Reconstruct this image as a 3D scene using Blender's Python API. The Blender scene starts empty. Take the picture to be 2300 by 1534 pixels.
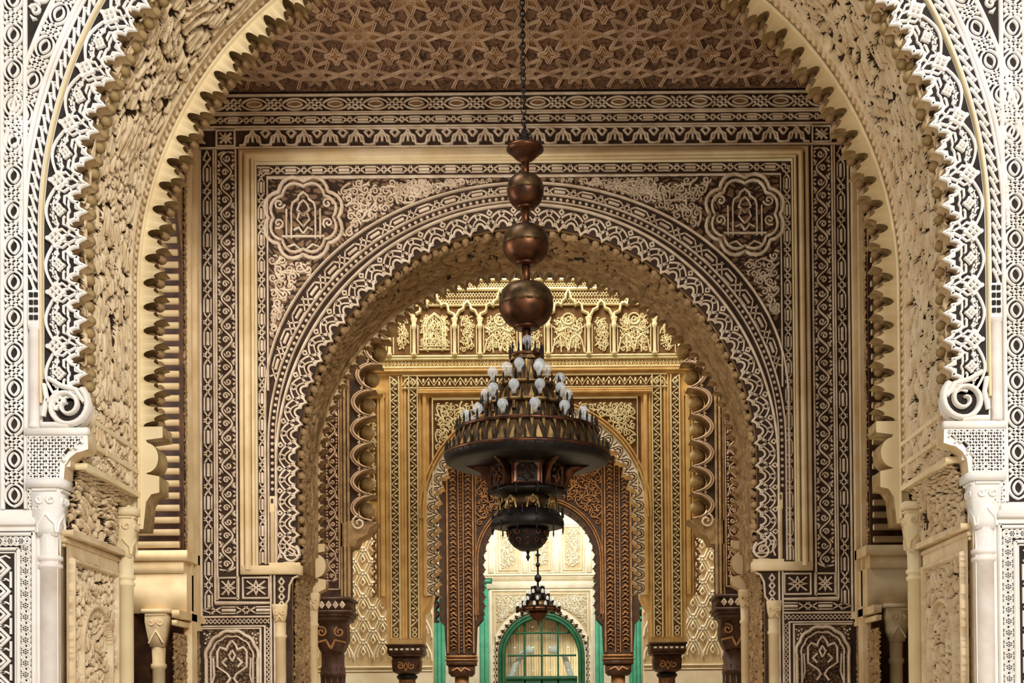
import bpy, math, random
import numpy as np

# ------------------------------------------------------------------ camera, sky, lights, exposure
random.seed(7); RNG = np.random.default_rng(7)
SC = bpy.context.scene
COL = SC.collection
FPX, VX, VY, ZE = 3000.0, 1225.0, 1620.0, 1.6      # focal length in pixels, vanishing point, eye height
cam_d = bpy.data.cameras.new('camera'); cam = bpy.data.objects.new('camera', cam_d); COL.objects.link(cam)
from mathutils import Matrix
cam.matrix_world = Matrix.Translation((0, 0, ZE)) @ Matrix.Rotation(math.radians(90) + .0135, 4, 'X') @ Matrix.Rotation(-.0075, 4, 'Z')
cam_d.sensor_width = 36; cam_d.lens = 36 * 3005.0 / 2300
cam_d.shift_x = -0.03404; cam_d.shift_y = 0.35005
cam_d.clip_end = 300
SC.camera = cam
SC.view_settings.view_transform = 'Standard'; SC.view_settings.look = 'None'
SC.view_settings.gamma = 1; SC.view_settings.use_curve_mapping = False
SC.view_settings.exposure = 0.0
wd = bpy.data.worlds.new('sky'); SC.world = wd; wd.use_nodes = True
bg = wd.node_tree.nodes['Background']; bg.inputs[0].default_value = (1.0, 0.985, 0.96, 1); bg.inputs[1].default_value = 0.66

def area(name, loc, target, size, power, color=(1, 1, 1), sy=None):
    d = bpy.data.lights.new(name, 'AREA'); d.energy = power; d.color = color; d.size = size
    if sy: d.shape = 'RECTANGLE'; d.size_y = sy
    o = bpy.data.objects.new(name, d); COL.objects.link(o); o.location = loc
    v = np.array(target, float) - np.array(loc, float)
    from mathutils import Vector
    o.rotation_euler = Vector(v).to_track_quat('-Z', 'Y').to_euler()
    return o
area('courtyard_daylight', (4.6, -7.5, 9.6), (-1.0, 11.0, 4.4), 4.0, 2350, (1.0, 0.97, 0.92))
area('hall_fill', (-2.0, 9.35, 8.3), (-1.2, 11.4, 3.4), 2.0, 130, (1.0, 0.96, 0.90), .55)  # added fill lamp for the second wall, no such opening known
area('left_passage_fill', (-4.0, 9.95, 4.4), (0.5, 11.6, 4.6), 1.2, 75, (1.0, 0.96, 0.9), 2.6)  # added side lamp inside the closed passage, lights the second wall from the left
area('patio_daylight', (-1.0, 16.0, 13.5), (-0.2, 20.5, 4.5), 4.0, 1250, (1.0, 0.95, 0.84))
area('gallery_fill', (0.0, 22.6, 12.0), (0, 29.5, 3.0), 3.5, 1500, (1.0, 0.96, 0.88))  # added lamp overhead to brighten the white screens and the wooden arch
area('rear_patio_daylight', (0.0, 32.2, 7.9), (0, 38.0, 2.6), 1.6, 300, (1.0, 0.97, 0.9), .8)
area('room_fill', (0.3, 39.05, 2.6), (0, 38.0, 2.4), 2.2, 70, (1.0, 0.95, 0.85))  # added lamp behind the curtains so the cloth reads brighter

# ------------------------------------------------------------------ helpers
def front(D):
    k = D / FPX
    def f(A):
        return np.stack([(A[:, 0] - VX) * k, D - A[:, 2], ZE + (VY - A[:, 1]) * k], 1)
    f.k = k
    return f
def mir(f, cx, side):
    """u measured outwards from the axis cx, py, h"""
    def g(A):
        B = np.array(A, float); B[:, 0] = cx + side * B[:, 0]
        return f(B)
    return g
def world(A): return np.asarray(A, float)

class Geo:
    def __init__(s, f=world): s.f = f; s.V = []; s.n = 0; s.F = []
    def add(s, A, faces, mat=0):
        A = np.asarray(A, float).reshape(-1, 3)
        s.V.append(s.f(A)); faces = np.asarray(faces, int)
        if faces.ndim == 1: faces = faces[None]
        s.F.append((faces + s.n, mat)); s.n += len(A)
    def build(s, name, mats, parent=None, smooth=False, **props):
        if not isinstance(mats, (list, tuple)): mats = [mats]
        me = bpy.data.meshes.new(name)
        if s.n:
            V = np.concatenate(s.V).astype(np.float32)
            loops = np.concatenate([f.ravel() for f, m in s.F]).astype(np.int32)
            tot = np.concatenate([np.full(len(f), f.shape[1]) for f, m in s.F])
            mi = np.concatenate([np.full(len(f), m) if np.isscalar(m) else np.asarray(m) for f, m in s.F]).astype(np.int32)
            st = np.concatenate([[0], np.cumsum(tot)[:-1]]).astype(np.int32)
            me.vertices.add(len(V)); me.vertices.foreach_set('co', V.ravel())
            me.loops.add(len(loops)); me.loops.foreach_set('vertex_index', loops)
            me.polygons.add(len(tot)); me.polygons.foreach_set('loop_start', st)
            me.polygons.foreach_set('material_index', mi)
            if smooth: me.polygons.foreach_set('use_smooth', np.ones(len(tot), bool))
            me.update(calc_edges=True)
        for m in mats: me.materials.append(m)
        return link(name, me, parent, **props)

def link(name, me, parent=None, **props):
    o = bpy.data.objects.new(name, me); COL.objects.link(o)
    if parent is not None: o.parent = parent
    for k, v in props.items(): o[k] = v
    return o
def root(name, loc=(0, 0, 0), **props):
    o = bpy.data.objects.new(name, None); COL.objects.link(o); o.location = loc
    o.empty_display_size = .1
    for k, v in props.items(): o[k] = v
    return o

def seen(A, pad=70):
    return A[:, 0].max() > -pad and A[:, 0].min() < 2300 + pad and A[:, 1].max() > -pad and A[:, 1].min() < 1534 + pad

def ribbon(g, P, w, h0, h1, mat=0, closed=False, top=.7, ridge=0.0, clip=None):
    P = np.asarray(P, float)
    if len(P) < 2: return
    if clip is not None and not clip(P): return
    if closed: T = np.roll(P, -1, 0) - np.roll(P, 1, 0)
    else:
        T = np.empty_like(P); T[1:-1] = P[2:] - P[:-2]; T[0] = P[1] - P[0]; T[-1] = P[-1] - P[-2]
    L = np.hypot(T[:, 0], T[:, 1]); L[L < 1e-9] = 1; T = T / L[:, None]
    N = np.stack([T[:, 1], -T[:, 0]], 1)
    if 3 <= len(P) <= 12:                                   # mitre the corners of short polylines
        A = P - np.roll(P, 1, 0); A /= np.maximum(np.hypot(A[:, 0], A[:, 1]), 1e-9)[:, None]
        c = np.abs(A[:, 0] * T[:, 0] + A[:, 1] * T[:, 1]); sc = 1 / np.clip(c, .5, 1)
        if not closed: sc[0] = sc[-1] = 1
        N = N * sc[:, None]
    w = np.asarray(w, float); hw = (w / 2)[:, None] if w.ndim else w / 2
    n = len(P)
    cols = [(P - N * hw, h0), (P - N * hw * top, h1)]
    if ridge: cols.append((P, h1 + ridge))
    cols += [(P + N * hw * top, h1), (P + N * hw, h0)]
    c = len(cols)
    V = np.empty((n, c, 3))
    for j, (q, h) in enumerate(cols): V[:, j, :2] = q; V[:, j, 2] = h
    i = np.arange(n if closed else n - 1)[:, None]; j = np.arange(c - 1)[None]
    i2 = (i + 1) % n
    F = np.stack([i * c + j, i * c + j + 1, i2 * c + j + 1, i2 * c + j], -1).reshape(-1, 4)
    g.add(V.reshape(-1, 3), F, mat)
    if not closed:
        g.add(V[0], [list(range(c))], mat); g.add(V[-1], [list(range(c))[::-1]], mat)

def prism(g, poly, h0, h1, mat=0, side=None, bev=0, back=False):
    """poly in the plane, extruded from h0 to h1 (front)"""
    P = np.asarray(poly, float); n = len(P); side = mat if side is None else side
    i = np.arange(n); k = (i + 1) % n
    if bev:
        T = np.roll(P, -1, 0) - np.roll(P, 1, 0); T /= np.maximum(np.hypot(T[:, 0], T[:, 1]), 1e-9)[:, None]
        N = np.stack([T[:, 1], -T[:, 0]], 1)
        ar = np.sum(P[:, 0] * np.roll(P[:, 1], -1) - np.roll(P[:, 0], -1) * P[:, 1])
        if ar > 0: N = -N
        Q = P + N * bev
    else: Q = P
    A = np.concatenate([np.c_[P, np.full(n, h0)], np.c_[P, np.full(n, h1 - (bev * g_k(g) if bev else 0))], np.c_[Q, np.full(n, h1)]])
    g.add(A, np.stack([i, k, k + n, i + n], 1), side)
    base = g.n - len(A)
    s2 = np.stack([i + n, k + n, k + 2 * n, i + 2 * n], 1)
    if bev: g.F.append((s2 + base, side))
    g.F.append(((np.arange(n) + 2 * n)[None] + base, mat))
    if back: g.F.append((np.arange(n)[::-1][None] + base, side))
def g_k(g): return getattr(g.f, 'k', .003)
def rect(x0, y0, x1, y1): return [(x0, y0), (x1, y0), (x1, y1), (x0, y1)]

def box(g, x0, y0, z0, x1, y1, z1, mat=0):
    V = [(x, y, z) for x in (x0, x1) for y in (y0, y1) for z in (z0, z1)]
    g.add(V, [(0, 1, 3, 2), (4, 6, 7, 5), (0, 4, 5, 1), (2, 3, 7, 6), (0, 2, 6, 4), (1, 5, 7, 3)], mat)

def lathe(g, prof, cx, cy, n=24, mat=0, phase=0.0, cap=True):
    prof = np.asarray(prof, float); m = len(prof)
    a = np.arange(n) * 2 * math.pi / n + phase
    V = np.empty((m, n, 3))
    V[:, :, 0] = cx + prof[:, :1] * np.cos(a); V[:, :, 1] = cy + prof[:, :1] * np.sin(a); V[:, :, 2] = prof[:, 1:2]
    i = np.arange(m - 1)[:, None]; j = np.arange(n)[None]; j2 = (j + 1) % n
    g.add(V.reshape(-1, 3), np.stack([i * n + j, i * n + j2, (i + 1) * n + j2, (i + 1) * n + j], -1).reshape(-1, 4), mat)
    if cap:
        base = g.n - m * n
        g.F.append((np.arange(n)[::-1][None] + base, mat)); g.F.append((np.arange(n)[None] + base + (m - 1) * n, mat))

def ball_mesh(name, r, mats, seg=10, rings=6, sq=(1, 1, 1), smooth=True):
    g = Geo(); t = np.linspace(0.02, math.pi - .02, rings + 1)
    lathe(g, np.c_[r * np.sin(t), r * np.cos(t)], 0, 0, seg)
    g.V = [v * np.array(sq) for v in g.V]
    o = g.build(name, mats, None, smooth); me = o.data; bpy.data.objects.remove(o); return me
def mesh_of(g, name, mats, smooth=False):
    o = g.build(name, mats, None, smooth); me = o.data; bpy.data.objects.remove(o); return me

class Path:
    """polyline with arc length measured from its middle; v grows away from the opening"""
    def __init__(s, P):
        s.P = np.asarray(P, float); d = np.hypot(*np.diff(s.P, axis=0).T); s.c = np.concatenate([[0], np.cumsum(d)])
        s.L = s.c[-1]; s.c = s.c - s.L / 2
    def at(s, t): return np.stack([np.interp(t, s.c, s.P[:, 0]), np.interp(t, s.c, s.P[:, 1])], -1)
    def map(s, Q):
        Q = np.asarray(Q, float); t = Q[:, 0]; e = s.L / 2000 + 1e-6
        p = s.at(t); d = s.at(np.minimum(t + e, s.L / 2)) - s.at(np.maximum(t - e, -s.L / 2))
        d /= np.maximum(np.hypot(d[:, 0], d[:, 1]), 1e-12)[:, None]
        return p + np.stack([d[:, 1], -d[:, 0]], 1) * Q[:, 1:2]
def line(x0, y0, x1, y1): return Path([(x0, y0), (x1, y1)])
def arch(cx, a, b, c, ybot, n=160):
    t = np.linspace(math.pi, 0, n)
    P = [(cx - a, ybot)] if ybot > c + 1 else []
    P += [(cx + a * math.cos(q), c - b * math.sin(q)) for q in t]
    if ybot > c + 1: P.append((cx + a, ybot))
    P = np.array(P)                                         # resample the straight legs
    pp = Path(P); return Path(pp.at(np.linspace(-pp.L / 2, pp.L / 2, n * 2)))
class Band:
    """between an inner and an outer path, v in -1..1; s = arc length along the mean"""
    def __init__(s, pin, pout):
        s.i, s.o = pin, pout; s.L = (pin.L + pout.L) / 2
    def map(s, Q):
        Q = np.asarray(Q, float); f = Q[:, 0] / s.L; a = s.i.at(f * s.i.L); b = s.o.at(f * s.o.L)
        w = (Q[:, 1:2] + 1) / 2
        return a * (1 - w) + b * w

def vnoise(x, y, seed=0):
    r = np.random.default_rng(seed).random((256, 256))
    xi = np.floor(x).astype(int); yi = np.floor(y).astype(int); fx = x - xi; fy = y - yi
    fx = fx * fx * (3 - 2 * fx); fy = fy * fy * (3 - 2 * fy)
    g = lambda a, b: r[a % 256, b % 256]
    return (g(xi, yi) * (1 - fx) + g(xi + 1, yi) * fx) * (1 - fy) + (g(xi, yi + 1) * (1 - fx) + g(xi + 1, yi + 1) * fx) * fy

def foliage(a, b, sa, sb, seed=0):
    """0..1 relief of packed, bent leaf strokes with sunk gaps; a along the run, b across (metres)"""
    sh = np.shape(a); a = np.asarray(a, float).ravel(); b = np.asarray(b, float).ravel()
    w1 = vnoise(a / sa * .9 + 31, b / sb * .45 + 17, seed + 1) - .5; w2 = vnoise(a / sa * .8 + 9, b / sb * .4 + 5, seed + 2) - .5
    u = a / sa * 1.9 + w1 * 1.6 + 50; v = b / sb * 2.3 + w2 * 4.2 + 50
    r = np.random.default_rng(seed + 3).random((256, 256, 2)); ui = np.floor(u).astype(int); vi = np.floor(v).astype(int)
    f1 = np.full(u.shape, 9.0); f2 = f1.copy()
    for i in (-1, 0, 1):
        for j in (-1, 0, 1):
            c = r[(ui + i) % 256, (vi + j) % 256]; d = np.hypot(ui + i + c[:, 0] - u, vi + j + c[:, 1] - v)
            f2 = np.minimum(f2, np.maximum(f1, d)); f1 = np.minimum(f1, d)
    e = f2 - f1; n = vnoise(a / sa * 5, b / sb * 5, seed + 5)
    h = np.clip((e - .12) / .28, 0, 1); h = h * (2 - h) * (.72 + .28 * n) * (.86 + .14 * np.cos(v * 9 + 2 * n))
    return h.reshape(sh)

def hfield(g, a0, a1, na, b0, b1, nb, hf, amp, thr=None, mats=(0, 1), base=0.0):
    A, B = np.meshgrid(np.linspace(a0, a1, na), np.linspace(b0, b1, nb), indexing='ij')
    H = hf(A, B)
    V = np.stack([A.ravel(), B.ravel(), base + (H * amp).ravel()], 1)
    i = np.arange(na - 1)[:, None]; j = np.arange(nb - 1)[None]
    Fc = np.stack([i * nb + j, (i + 1) * nb + j, (i + 1) * nb + j + 1, i * nb + j + 1], -1).reshape(-1, 4)
    m = 0
    if thr is not None:
        hm = (H[:-1, :-1] + H[1:, :-1] + H[1:, 1:] + H[:-1, 1:]) / 4
        m = np.where(hm.ravel() > thr, mats[0], mats[1])  # low faces take the darker material: gap shade given as colour
        keep = H[:-1, :-1].ravel() > -.3; Fc = Fc[keep]; m = m[keep]
    g.add(V, Fc, m)

# ------------------------------------------------------------------ ornament: lists of (polyline in s,v ; width factor)
def fit(L, P): n = max(1, int(round(L / P))); return n, L / n
def chain_pat(L, P, a, inner=True, q=.36):
    n, P = fit(L, P); out = []
    t = np.linspace(0, 1, 13)
    for k in range(n):
        s0 = -L / 2 + k * P; o = (1 - q) * P; z = q * P; s1 = s0 + o
        ov = a * np.sin(math.pi * t) ** .6
        out += [(np.c_[s0 + t * o, ov], 1), (np.c_[s0 + t * o, -ov], 1)]
        if inner:
            iv = .5 * a * np.sin(math.pi * t) ** .7
            out.append((np.concatenate([np.c_[s0 + o * (.2 + .6 * t), iv], np.c_[s0 + o * (.2 + .6 * t[::-1]), -iv[::-1]]]), .9))
        out += [(np.array([(s1 - .02 * P, -.95 * a), (s1 + z, .95 * a)]), 1), (np.array([(s1 - .02 * P, .95 * a), (s1 + z, -.95 * a)]), 1),
                (np.array([(s1, 0), (s1 + z / 2, .95 * a), (s1 + z, 0)]), 1), (np.array([(s1, 0), (s1 + z / 2, -.95 * a), (s1 + z, 0)]), 1)]
    return out
def braid_pat(L, P, a):
    n, P = fit(L, P); out = []
    for k in range(n):
        s0 = -L / 2 + k * P; o = .5 * P; z = .5 * P; s1 = s0 + o
        for v in (.72, -.72): out.append((np.array([(s0, v * a), (s1, v * a)]), .9))
        out.append((np.array([(s0 + .1 * o, 0), (s0 + .5 * o, .02 * a), (s0 + .9 * o, 0)]), 1.9))
        for w in (0, .5):
            for sg in (1, -1):
                out.append((np.array([(s1 + w * z - .1 * z, -sg * .8 * a), (s1 + w * z + .6 * z, sg * .8 * a)]), .9))
    return out
def rope_pat(L, P, a):
    n, P = fit(L, P); out = []; v = np.linspace(-1, 1, 9)
    for k in range(n):
        s = -L / 2 + (k + .5) * P
        out.append((np.c_[s + P * .75 * np.sin(v * 1.45), v * a], 1.5))
        th = np.linspace(0, 5.2, 9); r = .26 * P * (1 - th / 8)
        out.append((np.c_[s + .55 * P + r * np.cos(th), .15 * a + r * np.sin(th)], .7))
    return out
def spiral(cx, cy, r, turns, a0, n=12, dirn=1, rin=.15):
    t = np.linspace(0, 1, n); th = a0 + dirn * t * turns * 2 * math.pi; rr = r * (1 - (1 - rin) * t)
    return np.c_[cx + rr * np.cos(th), cy + rr * np.sin(th)]
def scroll_pat(L, P, a):
    n, P = fit(L, P); out = []; t = np.linspace(-L / 2, L / 2, n * 12 + 1)
    ph = (t + L / 2) / P * 2 * math.pi
    out.append((np.c_[t, .62 * a * np.sin(ph)], 1.1))
    for k in range(2 * n):
        s = -L / 2 + (k + .5) * P / 2; sg = 1 if k % 2 == 0 else -1
        out.append((spiral(s, -.12 * a * sg, .42 * a, 1.3, math.pi * (.5 if sg > 0 else 1.5), 13, -1), .9))
        for d in (-1, 1):
            x = s + d * .30 * P * .8
            out.append((np.array([(x, -sg * .55 * a), (x + d * .05 * P, -sg * .78 * a), (x - d * .05 * P, -sg * .95 * a)]), 1.0))
            out.append((np.array([(s + d * .1 * P, sg * .9 * a), (s + d * .17 * P, sg * .72 * a), (s + d * .26 * P, sg * .55 * a)]), 1.0))
            out.append((np.array([(s + d * .04 * P, -sg * .98 * a), (s + d * .10 * P, -sg * .72 * a)]), 1.0))
    return out
def zig_pat(L, P, a, dots=True):
    n, P = fit(L, P); out = []
    z = [(-L / 2 + k * P / 2, a * (.85 if k % 2 else -.85)) for k in range(2 * n + 1)]
    out.append((np.array(z), 1))
    for k in range(n):
        s = -L / 2 + k * P
        if dots:
            out.append((np.array([(s + .5 * P, -.7 * a), (s + .5 * P, .1 * a)]), 1.3)); out.append((np.array([(s + P, .7 * a), (s + P, -.1 * a)]), 1.3)) if k < n - 1 else None
    return [o for o in out if o]
def arcade_pat(L, P, a):
    n, P = fit(L, P); out = []
    for k in range(n):
        s = -L / 2 + (k + .5) * P
        for w, b, tp in ((.5, -.9, .9), (.3, -.55, .45)):
            out.append((np.array([(s - w * P, b * a), (s - .62 * w * P, (b + .1) * a), (s - .5 * w * P, (b + tp) / 2 * a + .1 * a), (s - .22 * w * P, (b + tp) / 2 * a + .3 * a), (s, tp * a),
                                  (s + .22 * w * P, (b + tp) / 2 * a + .3 * a), (s + .5 * w * P, (b + tp) / 2 * a + .1 * a), (s + .62 * w * P, (b + .1) * a), (s + w * P, b * a)]), 1.1 if w > .4 else .8))
        out.append((np.array([(s, -.5 * a), (s, .15 * a)]), 1.2))
        x = s + .5 * P
        out += [(np.array([(x, .9 * a), (x - .16 * P, .55 * a), (x, 0 * a)]), .9), (np.array([(x, .9 * a), (x + .16 * P, .55 * a), (x, 0 * a)]), .9)]
    return out
def bands_pat(L, a, vs): return [(np.c_[np.linspace(-L / 2, L / 2, max(2, int(L / 14))), np.full(max(2, int(L / 14)), v * a)], 1) for v in vs]

def draw(g, M, pat, w, h0, h1, mat=0, clip=seen, ridge=0.0, top=.7, closed=False):
    for P, k in pat:
        Q = M.map(P)
        if clip is None or clip(Q): ribbon(g, Q, w * k, h0, h1, mat, ridge=ridge, top=top)

def fill(g, region, box4, d, w, h0, h1, mat=0, ridge=.004, seed=1):
    """arabesque scrolls packed over a region"""
    rr = random.Random(seed); x0, y0, x1, y1 = box4; row = 0; y = y0
    while y < y1:
        x = x0 + (d / 2 if row % 2 else 0)
        while x < x1:
            cx, cy = x + rr.uniform(-.12, .12) * d, y + rr.uniform(-.12, .12) * d
            if region(cx, cy):
                a0 = rr.uniform(0, 6.28); dr = 1 if (row + int(x / d)) % 2 else -1
                S = spiral(cx, cy, .40 * d, 1.25, a0, 14, dr)
                tail = np.array([(cx + 1.0 * d * math.cos(a0 - dr * .95), cy + 1.0 * d * math.sin(a0 - dr * .95)),
                                 (cx + .66 * d * math.cos(a0 - dr * .6), cy + .66 * d * math.sin(a0 - dr * .6))])
                pl = np.concatenate([tail, S])
                keep = np.array([region(*p) for p in pl])
                if not keep.all(): pl = S if np.array([region(*p) for p in S]).all() else None
                if pl is not None:
                    wv = w * np.linspace(1.25, .75, len(pl)); ribbon(g, pl, wv, h0, h1, mat, ridge=ridge)
                    for q in (1.3, 2.7, 4.3):
                        p0 = np.array([cx + .46 * d * math.cos(a0 + q), cy + .46 * d * math.sin(a0 + q)])
                        p1 = np.array([cx + .60 * d * math.cos(a0 + q + .5), cy + .60 * d * math.sin(a0 + q + .5)])
                        p2 = np.array([cx + .62 * d * math.cos(a0 + q + .9), cy + .62 * d * math.sin(a0 + q + .9)])
                        if region(*p1) and region(*p2) and region(*p0): ribbon(g, [p0, p1, p2], np.array([.5, 1.4, .4]) * w, h0, h1, mat, ridge=ridge)
            x += d
        y += d * .84; row += 1

def scallop(p, depth):
    """one notch of a lobed edge, from tip to tip (s 0..p, v outwards)"""
    t = np.array([0, .03, .09, .16, .22, .27, .29, .31, .36, .43, .5]); v = np.array([0, .18, .36, .47, .5, .46, .42, .62, .83, .96, 1.0])
    t = np.concatenate([t, 1 - t[::-1][1:]]); v = np.concatenate([v, v[::-1][1:]])
    return np.c_[t * p, v * depth]
def scallop_edge(L, p, depth):
    n, p = fit(L, p); one = scallop(p, depth); out = [one[:-1] + [(-L / 2 + k * p), 0] for k in range(n)]
    return np.concatenate(out + [[(L / 2, 0)]]), n, p
def strip_plate(g, M, E, vout, h0, h1, mat=0, side=1, clip=seen):
    """plate between a shaped inner edge E (s,v) and v = vout"""
    Pi = M.map(E); Po = M.map(np.c_[E[:, 0], np.full(len(E), vout)])
    ok = np.array([seen(np.array([a, b]), 160) for a, b in zip(Pi, Po)])
    n = len(E)
    V = np.concatenate([np.c_[Pi, np.full(n, h1)], np.c_[Po, np.full(n, h1)], np.c_[Pi, np.full(n, h0)]])
    i = np.arange(n - 1); i = i[ok[:-1] & ok[1:]]
    g.add(V, np.stack([i, i + 1, i + 1 + n, i + n], 1), mat)
    g.F.append((np.stack([i, i + 1, i + 1 + 2 * n, i + 2 * n], 1) + g.n - len(V), side))

# ------------------------------------------------------------------ materials
def mat(name, c1, c2=None, scale=6.0, rough=.8, metal=0.0, bump=0.0, bscale=60.0, stretch=None, trans=0.0, spec=.3):
    m = bpy.data.materials.new(name); m.use_nodes = True; nt = m.node_tree; b = nt.nodes['Principled BSDF']
    s2l = lambda c: tuple(((x / 255) / 12.92 if x / 255 <= .04045 else ((x / 255 + .055) / 1.055) ** 2.4) for x in c) + (1,)
    b.inputs['Roughness'].default_value = rough; b.inputs['Metallic'].default_value = metal
    b.inputs['Specular IOR Level'].default_value = spec
    if trans: b.inputs['Transmission Weight'].default_value = trans
    tc = nt.nodes.new('ShaderNodeTexCoord'); mp = nt.nodes.new('ShaderNodeMapping'); nt.links.new(tc.outputs['Object'], mp.inputs[0])
    if stretch: mp.inputs['Scale'].default_value = stretch
    if c2 is None: b.inputs['Base Color'].default_value = s2l(c1)
    else:
        n = nt.nodes.new('ShaderNodeTexNoise'); n.inputs['Scale'].default_value = scale; n.inputs['Detail'].default_value = 5
        r = nt.nodes.new('ShaderNodeValToRGB'); r.color_ramp.elements[0].position = .35; r.color_ramp.elements[1].position = .65
        r.color_ramp.elements[0].color = s2l(c1); r.color_ramp.elements[1].color = s2l(c2)
        nt.links.new(mp.outputs[0], n.inputs['Vector']); nt.links.new(n.outputs['Fac'], r.inputs[0]); nt.links.new(r.outputs[0], b.inputs['Base Color'])
    if bump:
        n2 = nt.nodes.new('ShaderNodeTexNoise'); n2.inputs['Scale'].default_value = bscale; n2.inputs['Detail'].default_value = 4
        bp = nt.nodes.new('ShaderNodeBump'); bp.inputs['Strength'].default_value = bump; bp.inputs['Distance'].default_value = .01
        nt.links.new(mp.outputs[0], n2.inputs['Vector']); nt.links.new(n2.outputs['Fac'], bp.inputs['Height']); nt.links.new(bp.outputs[0], b.inputs['Normal'])
    return m
M_white = mat('white_plaster', (243, 240, 236), (232, 224, 214), 4, .8, bump=.1)
M_wground = mat('dark_shade_ground', (40, 33, 30), (56, 48, 43), 8, .9)  # shade of the carved recesses is put into the dark ground colours
M_stone = mat('white_marble', (240, 232, 224), (214, 200, 190), 5, .5, bump=.05)
M_beige = mat('beige_carved_plaster', (230, 208, 172), (206, 178, 138), 7, .85, bump=.2)
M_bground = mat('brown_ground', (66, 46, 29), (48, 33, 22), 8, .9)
M_cream = mat('cream_plaster', (236, 218, 176), (222, 200, 158), 3, .75, bump=.06)
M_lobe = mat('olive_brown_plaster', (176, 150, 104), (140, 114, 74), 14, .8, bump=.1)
M_carve = mat('pale_carved_wood', (230, 212, 188), (204, 180, 152), 9, .7)
M_cground = mat('dark_brown_ground', (70, 51, 38), (52, 37, 28), 9, .85)
M_leaf = mat('mid_brown_carving', (140, 110, 82), (108, 82, 58), 9, .7)
M_gold = mat('ochre_moulding', (234, 210, 168), (212, 182, 134), 4, .6, bump=.05)
M_ceil = mat('dark_wood_strap', (208, 176, 146), (170, 138, 110), 6, .6)
M_cground2 = mat('dark_ceiling_ground', (86, 62, 48), (66, 46, 36), 8, .8)
M_tileA = mat('brown_wood_tile', (124, 92, 66), (100, 72, 52), 12, .65)
M_tileB = mat('ochre_wood_tile', (160, 120, 76), (128, 92, 58), 12, .65)
M_dwood = mat('dark_carved_wood', (88, 58, 40), (60, 38, 26), 10, .5)
M_brown = mat('reddish_brown_wood', (158, 114, 72), (122, 84, 50), 8, .55)
M_brownhi = mat('light_brown_wood', (190, 140, 92), (158, 110, 70), 8, .6)
M_bgr = mat('dark_red_brown_ground', (64, 44, 30), (48, 32, 22), 8, .8)
M_ggold = mat('golden_wood', (226, 186, 118), (202, 158, 92), 5, .55)
M_ghi = mat('pale_gold_carving', (242, 228, 184), (226, 206, 154), 6, .7)
M_gground = mat('golden_brown_ground', (124, 88, 48), (96, 66, 36), 6, .8)
M_soff = mat('brown_carved_soffit', (176, 144, 102), (136, 106, 70), 10, .8, bump=.2)
M_far = mat('far_white_plaster', (240, 232, 208), (226, 216, 190), 4, .8)
M_farg = mat('far_tan_ground', (206, 188, 152), (188, 168, 130), 6, .85)
M_teal = mat('teal_painted_wood', (84, 176, 140), (70, 156, 124), 5, .5)
M_green = mat('green_painted_wood', (52, 112, 78), (40, 92, 64), 6, .5)
def cloth(name, c):
    m = mat(name, c, tuple(int(x * .86) for x in c), 3, .9); nt = m.node_tree; b = nt.nodes['Principled BSDF']; o = nt.nodes['Material Output']
    t = nt.nodes.new('ShaderNodeBsdfTranslucent'); t.inputs[0].default_value = (.72, .58, .36, 1); a = nt.nodes.new('ShaderNodeMixShader'); a.inputs[0].default_value = .45
    nt.links.new(b.outputs[0], a.inputs[1]); nt.links.new(t.outputs[0], a.inputs[2]); nt.links.new(a.outputs[0], o.inputs[0]); return m
M_curt0 = mat('beige_curtain', (214, 194, 150), (186, 162, 116), 3, .9)
M_curt = cloth('beige_curtain_cloth', (224, 204, 160))
M_wcloth = mat('white_cloth', (250, 249, 247), (242, 240, 236), 6, .9)
M_copper = mat('aged_copper', (106, 67, 44), (56, 37, 27), 9, .38, metal=.85, bump=.1, bscale=30)
M_pink = mat('worn_pink_copper', (186, 128, 100), (142, 90, 66), 14, .5, metal=.5)
M_bronze = mat('dark_bronze', (96, 74, 48), (52, 38, 26), 14, .42, metal=.75, bump=.15, bscale=40)
M_iron = mat('black_iron', (40, 34, 30), (26, 22, 20), 10, .5, metal=.6)
M_brass = mat('tarnished_brass', (170, 138, 84), (120, 92, 52), 12, .4, metal=.8)
M_bulb = None
def thin_glass(name, k=.07, milky=False):
    m = bpy.data.materials.new(name); m.use_nodes = True; nt = m.node_tree; nt.nodes.clear()
    o = nt.nodes.new('ShaderNodeOutputMaterial'); mx = nt.nodes.new('ShaderNodeMixShader'); t = nt.nodes.new('ShaderNodeBsdfTransparent'); gl = nt.nodes.new('ShaderNodeBsdfGlossy')
    t.inputs[0].default_value = (.93, .96, .94, 1); gl.inputs['Roughness'].default_value = .03; mx.inputs[0].default_value = k
    nt.links.new(t.outputs[0], mx.inputs[1]); 
    if milky:
        gl = nt.nodes.new('ShaderNodeBsdfPrincipled'); gl.inputs['Base Color'].default_value = (.86, .9, .95, 1); gl.inputs['Roughness'].default_value = .08; gl.inputs['Specular IOR Level'].default_value = .9
    nt.links.new(gl.outputs[0], mx.inputs[2]); nt.links.new(mx.outputs[0], o.inputs[0]); return m
M_glass = thin_glass('window_glass')
M_bulb = thin_glass('clear_bulb_glass', .34, True)
M_black = mat('black_opening', (18, 16, 14), None, rough=.9)
M_floor = mat('floor_marble', (206, 192, 168), (188, 172, 146), 3, .4)
def wall_root(name, label): return root(name, kind='structure', label=label, category='wall')
STUFF = dict(kind='stuff')

# ------------------------------------------------------------------ outer shell: floor, ceiling of the first hall
g = Geo(); box(g, -9, -6, -.2, 9, 45, 0)
g.build('floor', M_floor, None, kind='structure', label='pale marble floor running through all the halls', category='floor')

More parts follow.
